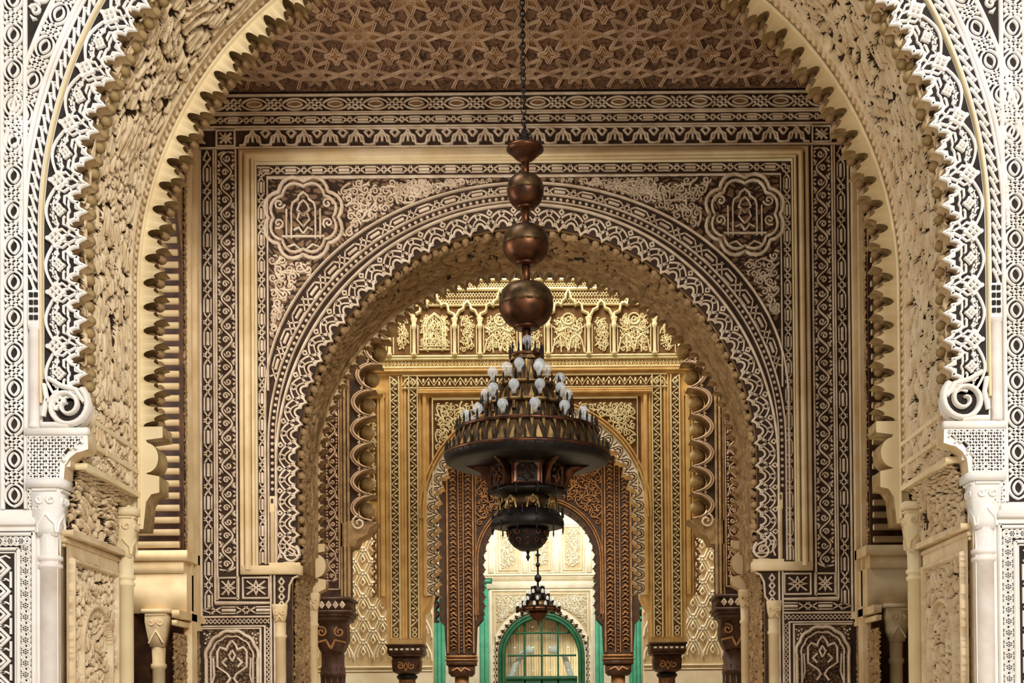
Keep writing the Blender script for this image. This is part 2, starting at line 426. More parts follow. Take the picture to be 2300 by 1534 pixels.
# ================================================================== FRONT WALL: white carved plaster arch (nearest)
D1, CX1, X1 = 7.85, 1160.0, -0.17
f1 = front(D1)
W1r = wall_root('wall_front', 'white carved plaster wall around the nearest and largest scalloped arch')
A1 = arch(CX1, 1002, 1002, 520, 1047)
g = Geo(f1)
inn = A1.P
poly = [(-620, 2231), (-620, -1150), (2940, -1150), (2940, 2231), (CX1 + 1030, 2231), (CX1 + 1030, 1049)] + [tuple(p) for p in inn[::-1]] + [(CX1 - 1030, 1049), (CX1 - 1030, 2231)]
prism(g, poly, -1.15, 0, 0, 1, back=True)
g.build('plaster_body', [M_white, M_beige], W1r)

def ring1(R, ybot=520): return arch(CX1, R, R, 520, ybot)
gG = Geo(f1); gS = Geo(f1)                                   # ground darkened for recess shade, raised white straps
# band of interlaced ovals along the arch and straight up each side
rg = ring1(1137, 340 + 180)
def clip_ring(P): return seen(P) and P[:, 1].max() < 352
ribbon(gG, rg.P, 52, 0, .004, top=1.0)
draw(gS, rg, chain_pat(rg.L, 82, 21), 5.2, .002, .022, clip=clip_ring)
draw(gS, rg, bands_pat(rg.L, 1, (26, -26)), 9, .002, .024)
for sd in (-1, 1):
    fm = mir(f1, CX1, sd); gg = Geo(fm); gs = Geo(fm)
    prism(gg, rect(1096, -80, 1152, 1142), 0, .006)
    L = line(1126, 1137, 1126, -63)
    draw(gs, L, chain_pat(L.L, 81, 21), 5.4, .004, .026, clip=None)
    for u, w in ((1152, 9), (1100, 9)): ribbon(gs, [(u, 1142), (u, -80)], w, .004, .028)
    # spandrel filling above the ring
    def reg(u, v): return u < 1096 and v < 130 and math.hypot(u, v - 520) > 1172
    gg2 = Geo(fm)
    prism(gg, [(1096, 210), (1096, -80), (980, -80), (1040, 10), (1075, 110)], 0, .003)
    fill(gs, reg, (990, -70, 1096, 200), 34, 7, .002, .02, seed=3)
    n = 'oval_chain_band'
    gg.build('shade_toned_ground', M_wground, W1r, **STUFF); gs.build('oval_chain_band', M_white, W1r, **STUFF)
gG.build('shade_toned_ground', M_wground, W1r, **STUFF); gS.build('oval_chain_band', M_white, W1r, **STUFF)
# cable band
gG = Geo(f1); gS = Geo(f1)
rp = ring1(1084, 650)
ribbon(gG, rp.P, 30, 0, .005, top=1.0)
draw(gS, rp, rope_pat(rp.L, 26, 10), 4.2, .003, .022, ridge=.004)
draw(gS, rp, bands_pat(rp.L, 1, (16, -15)), 6, .003, .024)
gG.build('shade_toned_ground', M_wground, W1r, **STUFF); gS.build('cable_band', M_white, W1r, **STUFF)
rb = ring1(1063, 905)
gS = Geo(f1); draw(gS, rb, bands_pat(rb.L, 1, (2,)), 7, 0, .030, ridge=.006)
gS.build('roll_moulding', M_cream, W1r)
# scalloped leaf border: shade-dark ground plate with a lobed edge, white straps, rosettes
sp = ring1(960, 900)
E, nsc, psc = scallop_edge(sp.L, 61, 40)
g = Geo(f1); strip_plate(g, sp, E, 98, -.10, .012, 0, 1)
g.build('scalloped_border', [M_wground, M_beige], W1r)
gS = Geo(f1)
def cut(P): return seen(P, 40)
draw(gS, sp, [(E + [0, 4], 1)], 8, .010, .034, clip=None)
ros_big, ros_small = [], []
for k in range(nsc // 2):
    s0 = -sp.L / 2 + (2 * k) * psc; U = 2 * psc
    t = np.linspace(0, 1, 13)
    c = sp.map([(s0 + U / 2, 50)])
    if not seen(c, 120): continue
    P = lambda q: sp.map(np.array(q, float))
    R = lambda q, w=7: ribbon(gS, P(q), w * .74, .010, .03)
    R(np.c_[s0 + 14 + (U - 28) * t, 76 + 18 * np.sin(math.pi * t)], 8)
    R(np.c_[s0 + 20 + (U - 40) * t, 66 + 14 * np.sin(math.pi * t)], 5)
    for d in (1, -1):
        x = s0 + U / 2
        R([(x + d * 46, 72), (x + d * 40, 56), (x + d * 50, 44), (x + d * 40, 38)], 7)
        R([(x + d * 34, 44), (x + d * 30, 54), (x + d * 16, 54), (x + d * 12, 50)], 6)
        R([(x + d * 36, 70), (x + d * 28, 66), (x + d * 20, 72)], 7)
        R([(x + d * 26, 78), (x + d * 20, 70), (x + d * 12, 72)], 6)
        R([(x + d * 30, 34), (x + d * 22, 44), (x + d * 8, 44), (x, 40)], 6)
        R([(x + d * 12, 84), (x + d * 6, 76), (x, 82)], 6)
        R([(x + d * 2, 16), (x + d * 6, 28), (x + d * 18, 28)], 6)
        R([(x + d * (U / 2), 22), (x + d * (U / 2 - 10), 40), (x + d * (U / 2 - 6), 54)], 8)
    ros_big.append(s0); ros_small.append(s0 + U / 2)
gS.build('leaf_border', M_white, W1r, **STUFF)
def rosette_mesh(r, name):
    g = Geo(); k = f1.k; ff = lambda A: np.stack([A[:, 0] * k, -A[:, 2], A[:, 1] * k], 1); g.f = ff
    ribbon(g, [(r, 0), (0, r), (-r, 0), (0, -r)], r * .42, 0, .03, closed=True)
    ribbon(g, [(-r * .55, -r * .55), (r * .55, r * .55)], r * .3, 0, .032); ribbon(g, [(-r * .55, r * .55), (r * .55, -r * .55)], r * .3, 0, .032)
    for q in range(4):
        a = q * math.pi / 2; c = np.array([math.cos(a), math.sin(a)]) * r * 1.02
        prism(g, [(c[0] + r * .3 * math.cos(b), c[1] + r * .3 * math.sin(b)) for b in np.arange(8) * math.pi / 4], 0, .03)
    return mesh_of(g, name, [M_white])
mb, ms = rosette_mesh(17, 'rosette'), rosette_mesh(11, 'small_rosette')
for lst, me, nm, v in ((ros_big, mb, 'rosette', 70), (ros_small, ms, 'small_rosette', 63)):
    for s in lst:
        p = sp.map([(s, v)])[0]
        if not seen(p[None], 30): continue
        q = sp.map([(s, v + 10)])[0]; ang = math.atan2(q[1] - p[1], q[0] - p[0])
        o = link(nm, me, W1r); o.location = f1(np.array([[p[0], p[1], .010]]))[0]; o.rotation_euler = (0, ang, 0)
# round lobes nested in the notches
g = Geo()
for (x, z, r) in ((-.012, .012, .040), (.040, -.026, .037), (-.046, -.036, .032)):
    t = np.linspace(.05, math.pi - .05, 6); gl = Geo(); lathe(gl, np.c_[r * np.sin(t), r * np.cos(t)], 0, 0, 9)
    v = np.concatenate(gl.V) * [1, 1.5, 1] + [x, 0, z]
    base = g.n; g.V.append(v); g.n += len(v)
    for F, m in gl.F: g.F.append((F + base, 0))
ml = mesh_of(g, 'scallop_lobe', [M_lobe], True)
for k in range(nsc):
    s = -sp.L / 2 + (k + .5) * psc; p = sp.map([(s, 27)])[0]
    if not seen(p[None], 60): continue
    q = sp.map([(s, 60)])[0]; ang = math.atan2(q[1] - p[1], q[0] - p[0])
    o = link('scallop_lobe', ml, W1r); o.location = f1(np.array([[p[0], p[1], -.13]]))[0]; o.rotation_euler = (0, ang + math.pi / 2, 0)

# soffit: carved vines, one surface following both edges
fa, fb = ring1(985, 905), None
D1b = 9.0; f1b = front(D1b); CX1b = 1168.0
ra = arch(CX1, 972, 972, 520, 960); rbk = arch(CX1b, 852, 852, 655, 1118)
def soff1(A):
    s, t, h = A[:, 0], A[:, 1], A[:, 2]; fr = s
    P = ra.at(fr * ra.L); Q = rbk.at(fr * rbk.L)
    a = f1(np.c_[P, np.full(len(s), -.05)]); b = f1b(np.c_[Q, np.zeros(len(s))])
    X = a * (1 - t[:, None]) + b * t[:, None]
    c = np.array([X1, 0, 2.9]); d = X - c; d[:, 1] = 0; d[:, 2] = np.maximum(d[:, 2], 0); n = d / np.linalg.norm(d, axis=1)[:, None]
    return X - n * h[:, None]
Lm = ra.L * f1.k
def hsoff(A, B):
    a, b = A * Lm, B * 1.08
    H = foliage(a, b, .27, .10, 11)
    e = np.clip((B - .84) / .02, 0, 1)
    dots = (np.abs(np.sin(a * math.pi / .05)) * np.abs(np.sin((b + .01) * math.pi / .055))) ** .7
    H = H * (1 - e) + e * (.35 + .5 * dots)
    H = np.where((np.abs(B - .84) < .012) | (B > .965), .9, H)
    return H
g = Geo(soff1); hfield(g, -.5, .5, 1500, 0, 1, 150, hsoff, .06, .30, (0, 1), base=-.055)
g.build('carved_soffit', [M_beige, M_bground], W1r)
# rear rim of the arch: cream fascia with a lobed edge
rr = arch(CX1b, 797, 797, 655, 985)
E2, n2, p2 = scallop_edge(rr.L, 54, 46)
g = Geo(f1b); strip_plate(g, rr, E2, 62, -.14, .02, 0, 1)
g.build('rear_scalloped_rim', [M_cream, M_lobe], W1r)
gS = Geo(f1b); rl = arch(CX1b, 853, 853, 655, 1180); draw(gS, rl, bands_pat(rl.L, 1, (0,)), 8, 0, .045, ridge=.01)
gS.build('rim_roll', M_cream, W1r)
g = Geo()
for (x, z, r) in ((.0, 0.02, .034), (.042, -.03, .036), (-.042, -.03, .034)):
    t = np.linspace(.05, math.pi - .05, 6); gl = Geo(); lathe(gl, np.c_[r * np.sin(t), r * np.cos(t)], 0, 0, 9)
    v = np.concatenate(gl.V) * [1, 1.6, 1] + [x, 0, z]; base = g.n; g.V.append(v); g.n += len(v)
    for F, m in gl.F: g.F.append((F + base, 0))
ml2 = mesh_of(g, 'rim_lobe', [M_soff], True)
for k in range(n2):
    s = -rr.L / 2 + (k + .5) * p2; p = rr.map([(s, 33)])[0]
    if not seen(p[None], 60): continue
    q = rr.map([(s, 60)])[0]; ang = math.atan2(q[1] - p[1], q[0] - p[0])
    o = link('rim_lobe', ml2, W1r); o.location = f1b(np.array([[p[0], p[1], -.12]]))[0]; o.rotation_euler = (0, ang + math.pi / 2, 0)

for sd, side in ((-1, 'left'), (1, 'right')):
    fm = mir(f1, CX1, sd); fmb = mir(f1b, CX1b, sd)
    # colonnette carrying the cable band
    g = Geo(); x = X1 + sd * 1079 * f1.k; z0, z1 = ZE + (VY - 962) * f1.k, ZE + (VY - 730) * f1.k
    r = 11 * f1.k
    lathe(g, [(r * 1.15, z0), (r * 1.15, z0 + .02), (r, z0 + .03), (r, z1 - .03), (r * 1.25, z1 - .02), (r * 1.25, z1)], x, D1 - .02, 14)
    g.build('colonnette', M_stone, W1r, True)
    g = Geo(fm); prism(g, rect(1066, 652, 1092, 730), 0, .035)
    for j in range(4):
        for i in range(2): prism(g, rect(1069 + i * 11, 658 + j * 17, 1077 + i * 11, 668 + j * 17), .03, .045, 1)
    g.build('colonnette_capital', [M_white, M_wground], W1r)
    # volute
    g = Geo(fm); t = np.linspace(0, 2 * math.pi, 22)
    pl = [(1062, 965), (1062, 850), (1020, 850), (985, 872)] + [(1005 + 48 * math.cos(a), 915 + 48 * math.sin(a)) for a in np.linspace(math.pi * 1.25, math.pi * .55, 10)] + [(1030, 952)]
    prism(g, pl, -.06, .012, 1, 0)
    ribbon(g, spiral(1006, 912, 50, 1.9, -2.3, 44, -1, .1), np.linspace(15, 6, 44), .01, .05, ridge=.012)
    ribbon(g, [(1046, 850), (1020, 866), (985, 876), (966, 905)], 12, .01, .045, ridge=.01)
    ribbon(g, [(1058, 955), (1030, 955), (1000, 958)], 16, .01, .045, ridge=.01)
    ribbon(g, [(1058, 862), (1052, 895), (1060, 935)], 10, .01, .04)
    g.build('volute', [M_white, M_wground], W1r)
    # impost block with pierced star lattice
    pl = [(1096, 966), (960, 966), (958, 1010), (972, 1015), (985, 1018), (1000, 1030), (1010, 1046), (1014, 1085), (1026, 1092), (1030, 1108), (1062, 1152), (1096, 1152)]
    g = Geo(fm); prism(g, pl, -.12, .03, 0, 1)
    pr = [(1092, 982), (976, 982), (974, 996), (1000, 1012), (1022, 1040), (1024, 1082), (1044, 1100), (1060, 1142), (1092, 1142)]
    prism(g, pr, .028, .034, 2)
    from math import floor
    def inr(x, y):
        c = False; j = len(pr) - 1
        for i in range(len(pr)):
            if (pr[i][1] > y) != (pr[j][1] > y) and x < (pr[j][0] - pr[i][0]) * (y - pr[i][1]) / (pr[j][1] - pr[i][1]) + pr[i][0]: c = not c
            j = i
        return c
    for i in range(20):
        for j in range(20):
            x, y = 1090 - i * 13.5, 984 + j * 13.5
            if inr(x - 6.5, y + 6.5):
                for (a, b) in (((x, y), (x - 13.5, y + 13.5)), ((x - 13.5, y), (x, y + 13.5))): ribbon(g, [a, b], 4.6, .03, .05)
                if i % 3 == 0: ribbon(g, [(x, y), (x, y + 13.5)], 4, .03, .05)
                if j % 3 == 0: ribbon(g, [(x, y), (x - 13.5, y)], 4, .03, .05)
    g.build('impost_block', [M_white, M_beige, M_wground], W1r)
    g = Geo(fm); prism(g, rect(958, 962, 1098, 978), .0, .05, 0, 0, bev=3); prism(g, rect(1040, 966, 1100, 972), 0, .04)
    g.build('impost_ledge', M_white, W1r)
    # lower wall panel
    g = Geo(fm); prism(g, [(1082, 1148), (1260, 1148), (1260, 1180), (1075, 1180), (1075, 1168), (1082, 1160)], 0, .06, bev=3)
    prism(g, rect(1078, 1180, 1260, 1192), 0, .03)
    g.build('dado_ledge', M_white, W1r)
    g = Geo(fm); prism(g, rect(1079, 1194, 1260, 1700), 0, .006, 1)
    ribbon(g, [(1083, 1700), (1083, 1194)], 9, .004, .03); ribbon(g, [(1117, 1700), (1117, 1232)], 8, .004, .03)
    ribbon(g, [(1083, 1199), (1260, 1199)], 9, .004, .03); ribbon(g, [(1117, 1232), (1260, 1232)], 8, .004, .03)
    ribbon(g, [(1124, 1700), (1124, 1240)], 4, .004, .02); ribbon(g, [(1124, 1240), (1260, 1240)], 4, .004, .02)
    L = line(1100, 1690, 1100, 1226); draw(g, L, chain_pat(L.L, 26, 10, True), 4, .004, .024, clip=None)
    L = line(1090, 1215, 1260, 1215); draw(g, L, chain_pat(L.L, 26, 9, True), 4, .004, .024, clip=None)
    for j in range(9):
        for i in range(3):
            cx, cy = 1158 + i * 46 - (0), 1275 + j * 52
            ribbon(g, [(cx - 20, cy), (cx, cy - 20), (cx + 20, cy), (cx, cy + 20)], 6, .004, .024, closed=True)
            ribbon(g, [(cx - 9, cy), (cx, cy - 9), (cx + 9, cy), (cx, cy + 9)], 5, .004, .022, closed=True)
            ribbon(g, [(cx - 23, cy + 8), (cx - 23, cy + 44)], 5, .004, .02); ribbon(g, [(cx - 10, cy + 26), (cx + 12, cy + 26)], 5, .004, .02)
            ribbon(g, [(cx - 22, cy - 22), (cx - 12, cy - 28), (cx, cy - 24)], 4, .004, .02); ribbon(g, [(cx + 22, cy - 22), (cx + 12, cy - 28), (cx, cy - 24)], 4, .004, .02)
    g.build('diamond_panel', [M_white, M_wground], W1r, **STUFF)

    # columns at both edges of the jamb
    zc0, zc1 = ZE + (VY - 1190) * f1.k, ZE + (VY - 1098) * f1.k
    for nm, cx, yy, rr_, lab in (('front', X1 + sd * 2.752, D1 + .03, .060, 'nearer'), ('rear', X1 + sd * 2.645, D1b - .06, .054, 'farther')):
        c = root('column', (cx, yy, 0), label=('%s slim marble column at the front edge of the %s arch jamb, beside the diamond panel' if nm == 'front' else '%s slim marble column at the rear edge of the %s arch jamb, behind the carved jamb panel') % ('white' if nm == 'front' else 'cream', side), category='column', group='slim columns of the nearest arch')
        g = Geo(); lathe(g, [(rr_ * 1.5, 0), (rr_ * 1.5, .10), (rr_ * 1.25, .13), (rr_ * 1.35, .18), (rr_, .24), (rr_, 2.50), (rr_ * 1.18, 2.505), (rr_ * 1.18, 2.525), (rr_ * .98, 2.53), (rr_ * 1.0, 2.545), (rr_ * 1.2, 2.55), (rr_ * 1.2, 2.57), (rr_ * .95, 2.58), (rr_ * 1.05, 2.70)], 0, 0, 22)
        g.build('shaft', M_stone if nm == 'front' else M_cream, c, True)
        b = rr_ * 1.08; g = Geo()
        V = []; prof = [(1.0, 2.69), (1.1, 2.74), (1.25, 2.80), (1.4, 2.86), (1.45, 2.92), (1.45, 2.97)]
        lathe(g, [(q * b * 1.25, z) for q, z in prof], 0, 0, 4, phase=math.pi / 4)
        for fx in (0, 1, 2, 3):
            a = fx * math.pi / 2
            def ff(A, a=a):
                x, z, h = A[:, 0], A[:, 1], A[:, 2]; r0 = np.interp(z, [q[1] for q in prof], [q[0] * b * 1.25 * .707 for q in prof]) + h
                return np.stack([x * math.cos(a) + r0 * math.sin(a), -r0 * math.cos(a) + x * math.sin(a), z], 1)
            gf = Geo(ff)
            ribbon(gf, [(-.055, 2.71), (-.05, 2.76), (-.02, 2.79), (0, 2.82), (.02, 2.79), (.05, 2.76), (.055, 2.71)], .012, 0, .01)
            ribbon(gf, spiral(.035, 2.90, .03, 1.2, 2.5, 12), .01, 0, .012); ribbon(gf, spiral(-.035, 2.90, .03, 1.2, .6, 12, -1), .01, 0, .012)
            ribbon(gf, [(-.07, 2.955), (.07, 2.955)], .016, 0, .012); ribbon(gf, [(0, 2.56), (0, 2.70)], .008, .0, .004)
            for v, n0 in zip(gf.V, [0]): pass
            base = g.n; vv = np.concatenate(gf.V); g.V.append(vv); g.n += len(vv)
            for F, m in gf.F: g.F.append((F + base, 1))
        g.build('capital', [M_white if nm == 'front' else M_cream, M_white if nm == 'front' else M_cream], c)
        g = Geo(); box(g, -rr_ * 1.75, -rr_ * 1.75, 2.97, rr_ * 1.75, rr_ * 1.75, 3.02); g.build('abacus', M_white if nm == 'front' else M_cream, c)
    # jamb: carved panel, cornice mouldings, hollow corbel
    xj = X1 + sd * 2.695
    def fj(A, sd=sd, xj=xj): return np.stack([xj - sd * A[:, 2], A[:, 0], A[:, 1]], 1)
    g = Geo(fj)
    def hj(A, B):
        H = foliage(B, A * 1.0 + sd * 3, .14, .09, 31)
        ed = np.minimum(np.minimum(A - 7.93, 8.86 - A), 2.62 - B); H = np.where(ed < .04, .5, H)
        H = np.where((ed > .045) & (ed < .07), 1.2, H); ar = np.abs(np.hypot((A - 8.4) * 1.0, np.maximum(B - 2.05, 0)) - .27)
        H = np.where((ar < .012) , 1.3, H); H = np.where((np.abs(A - 8.4) < .3) & (np.abs(B - 1.72) < .015), 1.3, H)
        return H
    hfield(g, 7.92, 8.87, 150, 1.3, 2.66, 220, hj, .045, .26, (0, 1))
    g.build('carved_jamb_panel', [M_beige, M_bground], W1r)
    g = Geo(fj)
    for zb, zt, h in ((2.66, 2.685, .03), (2.70, 2.735, .07), (2.685, 2.70, .015)): prism(g, rect(7.90, zb, 8.90, zt), 0, h)
    for i in range(34): prism(g, rect(7.91 + i * .029, 2.636, 7.91 + i * .029 + .016, 2.656), 0, .02)
    g.build('jamb_cornice', M_beige, W1r)
    def fc(A, sd=sd):
        y, t, h = A[:, 0], A[:, 1], A[:, 2]; ang = t * math.pi / 2
        off = .10 * (1 - np.cos(ang)); z = 2.735 + .37 * np.sin(ang) ** .8
        return np.stack([X1 + sd * (2.695 - off - h), y, z], 1)
    g = Geo(fc)
    hfield(g, 7.95, 8.92, 190, 0, 1, 70, lambda A, B: foliage(A + B * .35 * 1, B * .4, .16, .09, 51 + sd), .05, .26, (0, 1))
    g.build('hollow_corbel', [M_beige, M_bground], W1r)
    g = Geo(lambda A, sd=sd: np.stack([X1 + sd * (2.60 - A[:, 2]), A[:, 0], A[:, 1]], 1))
    for zb, zt, h in ((3.10, 3.135, .05), (3.255, 3.285, .045), (3.40, 3.43, .045)): prism(g, rect(7.93, zb, 8.97, zt), -.08, h)
    g.build('frieze_moulding', M_cream, W1r)
    g = Geo(lambda A, sd=sd: np.stack([X1 + sd * (2.60 - A[:, 2]), A[:, 0], A[:, 1]], 1))
    hfield(g, 7.95, 8.97, 160, 3.10, 3.43, 50, lambda A, B: foliage(A, B, .07, .07, 71), .03, .2, (0, 1))
    g.build('carved_frieze', [M_beige, M_bground], W1r)
    # fascia of the rear rim below the lobes
    g = Geo(fmb); t = np.linspace(-1.45, 1.45, 12)
    pl = [(858, 960), (800, 960), (800, 985), (838, 990)] + [(838 - 28 * math.cos(a), 1030 + 34 * math.sin(a)) for a in t] + [(838, 1066), (808, 1072), (808, 1108), (826, 1112), (838, 1130), (844, 1190), (880, 1190), (868, 1100)]
    prism(g, pl, -.2, .026, 0, 1)
    g.build('rim_corbel', [M_cream, M_lobe], W1r)

# ================================================================== SIDE WALLS of the first hall, each with a lobed side arch
XL, XR = -2.97, 2.66
for sd, side in ((-1, 'left'), (1, 'right')):
    xs = XL if sd < 0 else XR
    rt = wall_root('wall_' + side, 'narrow %s side wall of the first hall with a lobed side arch' % side)
    def fs(A, sd=sd, xs=xs): return np.stack([xs - sd * A[:, 2], A[:, 0], A[:, 1]], 1)
    yc, ra_, zc, zt = 10.05, .90, 5.20, 8.6
    ts = np.linspace(math.pi, 0, 40); ar = [(yc + ra_ * math.cos(a), zc + .95 * math.sin(a)) for a in ts]
    g = Geo(fs); prism(g, [(9.0, 0), (9.0, zt), (11.42, zt), (11.42, 0), (yc + ra_, 0)] + ar[::-1] + [(yc - ra_, 0)], -.42, 0, 0, 1, back=True)
    g.build('wall_body', [M_soff, M_dwood], rt)
    sa = Path([(yc - ra_ + .10, 2.98), (yc - ra_ + .10, zc)] + [(yc + (ra_ - .10) * math.cos(a), zc + .85 * math.sin(a)) for a in ts] + [(yc + ra_ - .10, zc), (yc + ra_ - .10, 2.98)])
    # the lobes run through the wall like stacked rolls
    nl = int(sa.L / .098); k = 0
    gl = Geo(); t = np.linspace(0, 2 * math.pi, 9)[:-1]
    V = [(xx, .030 * math.cos(a), .027 * math.sin(a)) for xx in (-.21, .21) for a in t]
    gl.add(V, [(i, (i + 1) % 8, 8 + (i + 1) % 8, 8 + i) for i in range(8)]); gl.F.append((np.arange(8)[None], 0)); gl.F.append(((np.arange(8) + 8)[None], 0))
    mlr = mesh_of(gl, 'roll_lobe', [M_gold], False)
    for k in range(nl):
        p = sa.map([(-sa.L / 2 + (k + .5) * sa.L / nl, .02)])[0]
        o = link('roll_lobe', mlr, rt); o.location = (xs + sd * .21, p[0], p[1])
    g = Geo(fs)                                              # mouldings and carved strip between the arch and the far wall
    for y0, y1, h, m in ((11.02, 11.07, .05, 0), (11.08, 11.11, .035, 0), (11.14, 11.22, .07, 0), (11.24, 11.27, .04, 0)): prism(g, rect(y0, 2.35 if h > .05 else 2.5, y1, 7.9), 0, h, m, m)
    g.build('vertical_moulding', M_gold, rt)
    g = Geo(fs); hfield(g, 10.955, 11.02, 12, 2.6, 7.4, 420, lambda A, B: foliage(B, A, .10, .06, 91), .02, .2, (0, 1), base=.004)
    hfield(g, 11.27, 11.40, 24, 2.0, 7.4, 420, lambda A, B: foliage(B, A, .10, .06, 95), .02, .2, (0, 1), base=.004)
    g.build('carved_strip', [M_soff, M_cground], rt)
    # impost, column
    g = Geo(fs)
    prism(g, rect(10.84, 2.80, 11.15, 2.90), -.42, .03); prism(g, rect(10.80, 2.90, 11.2, 2.98), -.42, .07); prism(g, rect(10.86, 2.48, 11.15, 2.80), -.42, .05)
    g.build('side_impost', M_gold, rt)
    g = Geo(fs); hfield(g, 10.6, 11.4, 90, 1.3, 2.3, 110, lambda A, B: foliage(A, B, .09, .13, 97), .025, .2, (0, 1), base=.004)
    prism(g, rect(10.6, 2.36, 11.42, 2.40), 0, .04, 2); prism(g, rect(10.6, 2.42, 11.42, 2.48), 0, .06, 2)
    prism(g, rect(10.98, 1.3, 11.14, 2.50), 0, .06, 2)
    g.build('carved_dado', [M_soff, M_cground, M_gold], rt)
    cx = xs + sd * .19
    c = root('column', (cx, 10.90, 0), label='slim ochre column under the striped lobes of the %s side arch' % side, category='column', group='columns of the side arches')
    g = Geo(); lathe(g, [(.085, 0), (.085, .1), (.06, .16), (.052, .2), (.052, 2.02), (.064, 2.03), (.064, 2.06), (.052, 2.07), (.056, 2.2)], 0, 0, 16)
    g.build('shaft', M_gold, c, True)
    g = Geo(); lathe(g, [(.08, 2.2), (.10, 2.28), (.125, 2.4), (.125, 2.48)], 0, 0, 4, phase=math.pi / 4)
    gf = Geo(lambda A: np.stack([A[:, 0], -.085 - A[:, 2] - .0 * A[:, 1], A[:, 1]], 1))
    ribbon(gf, spiral(.04, 2.40, .032, 1.2, 2.5, 12), .012, 0, .012); ribbon(gf, spiral(-.04, 2.40, .032, 1.2, .6, 12, -1), .012, 0, .012)
    ribbon(gf, [(-.06, 2.23), (0, 2.33), (.06, 2.23)], .012, -.01, .006); ribbon(gf, [(-.085, 2.46), (.085, 2.46)], .02, 0, .012)
    base = g.n; vv = np.concatenate(gf.V); g.V.append(vv); g.n += len(vv)
    for F, m in gf.F: g.F.append((F + base, 0))
    g.build('capital', M_gold, c)
    g = Geo(); box(g, -.11, -.11, 2.475, .11, .11, 2.505); g.build('abacus', M_gold, c)
    # wall seen through the side arch
    g = Geo(lambda A, sd=sd, xs=xs: np.stack([xs + sd * (1.3) - sd * A[:, 2], A[:, 0], A[:, 1]], 1))
    hfield(g, 8.9, 11.6, 60, 0, 8, 180, lambda A, B: foliage(A, B, .2, .2, 99), .03, .2, (0, 1))
    g.build('outer_passage_wall', [M_soff, M_cground], rt)
    g = Geo(); a0, a1 = sorted((xs + sd * .40, xs + sd * 1.4)); box(g, a0, 11.4, 0, a1, 11.6, 8); box(g, a0, 8.85, 0, a1, 9.0, 8); box(g, a0, 8.85, 7.9, a1, 11.6, 8)
    g.build('outer_passage_end', M_soff, rt)

# ================================================================== SECOND WALL: brown and cream carved wall behind the first hall
D2, CX2 = 11.4, 1182.0; CA2 = 1185.0
f2 = front(D2)
W2r = wall_root('wall_middle', 'brown carved wall with gold frame and round arch behind the big hanging lamp')
Ain2 = arch(CA2, 516, 534, 1050, 1290)
g = Geo(f2)
inn = [tuple(p) for p in Ain2.P]
poly = [(300, 2040), (300, -260), (2060, -260), (2060, 2040), (CA2 + 530, 2040), (CA2 + 530, 1300)] + inn[::-1] + [(CA2 - 530, 1300), (CA2 - 530, 2040)]
prism(g, poly, -.86, 0, 0, 1, back=True)
g.build('wall_body', [M_cground, M_soff], W2r)
E_out, E_bead, E_in = arch(CA2, 590, 487, 900, 1270), arch(CA2, 574, 553, 1000, 1270), arch(CA2, 564, 586, 1050, 1270)
E_tip = arch(CA2, 510, 528, 1050, 1255)
gS = Geo(f2)
# friezes over the frame
def hband(y, x0, x1): return line(x0, y, x1, y)
for y0, y1, P, kind in ((217, 248, 90, 'chain'), (257, 279, 58, 'braid')):
    L = hband((y0 + y1) / 2, 455, 1916); a = (y1 - y0) / 2 - 3
    draw(gS, L, chain_pat(L.L, P, a) if kind == 'chain' else braid_pat(L.L, P, a), 4.2 if kind == 'chain' else 3.2, .0, .020)
for y, w in ((212, 5), (252, 4), (255.5, 3), (284, 4), (289, 3), (331, 4)): ribbon(gS, [(452, y), (1912, y)], w, 0, .028)
L = hband(308, 542, 1826); draw(gS, L, arcade_pat(L.L, 58, 20), 5, 0, .024, ridge=.004)
gS.build('carved_frieze', M_pale if 'M_pale' in globals() else M_carve, W2r, **STUFF)
g = Geo(f2)                                                  # ochre inlays of the upper band
n = 16
for k in range(17):
    x = 455 + 1461 / 16 * k + 29
    if x < 1900: prism(g, [(x - 17, 232.5), (x - 11, 227), (x + 11, 227), (x + 17, 232.5), (x + 11, 238), (x - 11, 238)], 0, .014)
g.build('ochre_inlay', M_tileB, W2r, **STUFF)
# gold frame
g = Geo(f2)
for (w, d, h) in ((10, 0, .05), (14, 14, .075), (8, 27, .055)):
    P = [(CX2 - 637 + d, 1284), (CX2 - 637 + d, 343 + d * .62), (CX2 + 637 - d, 343 + d * .62), (CX2 + 637 - d, 1284)]
    ribbon(g, P, w, 0, h, top=.75)
g.build('gold_frame', M_gold, W2r)
g = Geo(f2); ribbon(g, [(CX2 - 604, 1284), (CX2 - 604, 367), (CX2 + 604, 367), (CX2 + 604, 1284)], 4, 0, .04); ribbon(g, [(CX2 - 640, 1290), (CX2 - 640, 338), (CX2 + 640, 338), (CX2 + 640, 1290)], 3, 0, .03)
g.build('white_fillet', M_cream, W2r)
# interlace inside the frame
gS = Geo(f2)
L = hband(382, CX2 - 600, CX2 + 600); draw(gS, L, braid_pat(L.L, 60, 9.5), 3.4, 0, .02)
ribbon(gS, [(CX2 - 578, 880), (CX2 - 578, 399), (CX2 + 578, 399), (CX2 + 578, 880)], 4, 0, .03)
for sd in (-1, 1):
    L = line(CX2 + sd * 592, 1270, CX2 + sd * 592, 376); draw(gS, L, braid_pat(L.L, 58, 9), 3.4, 0, .02)
gS.build('interlace_border', M_carve, W2r, **STUFF)
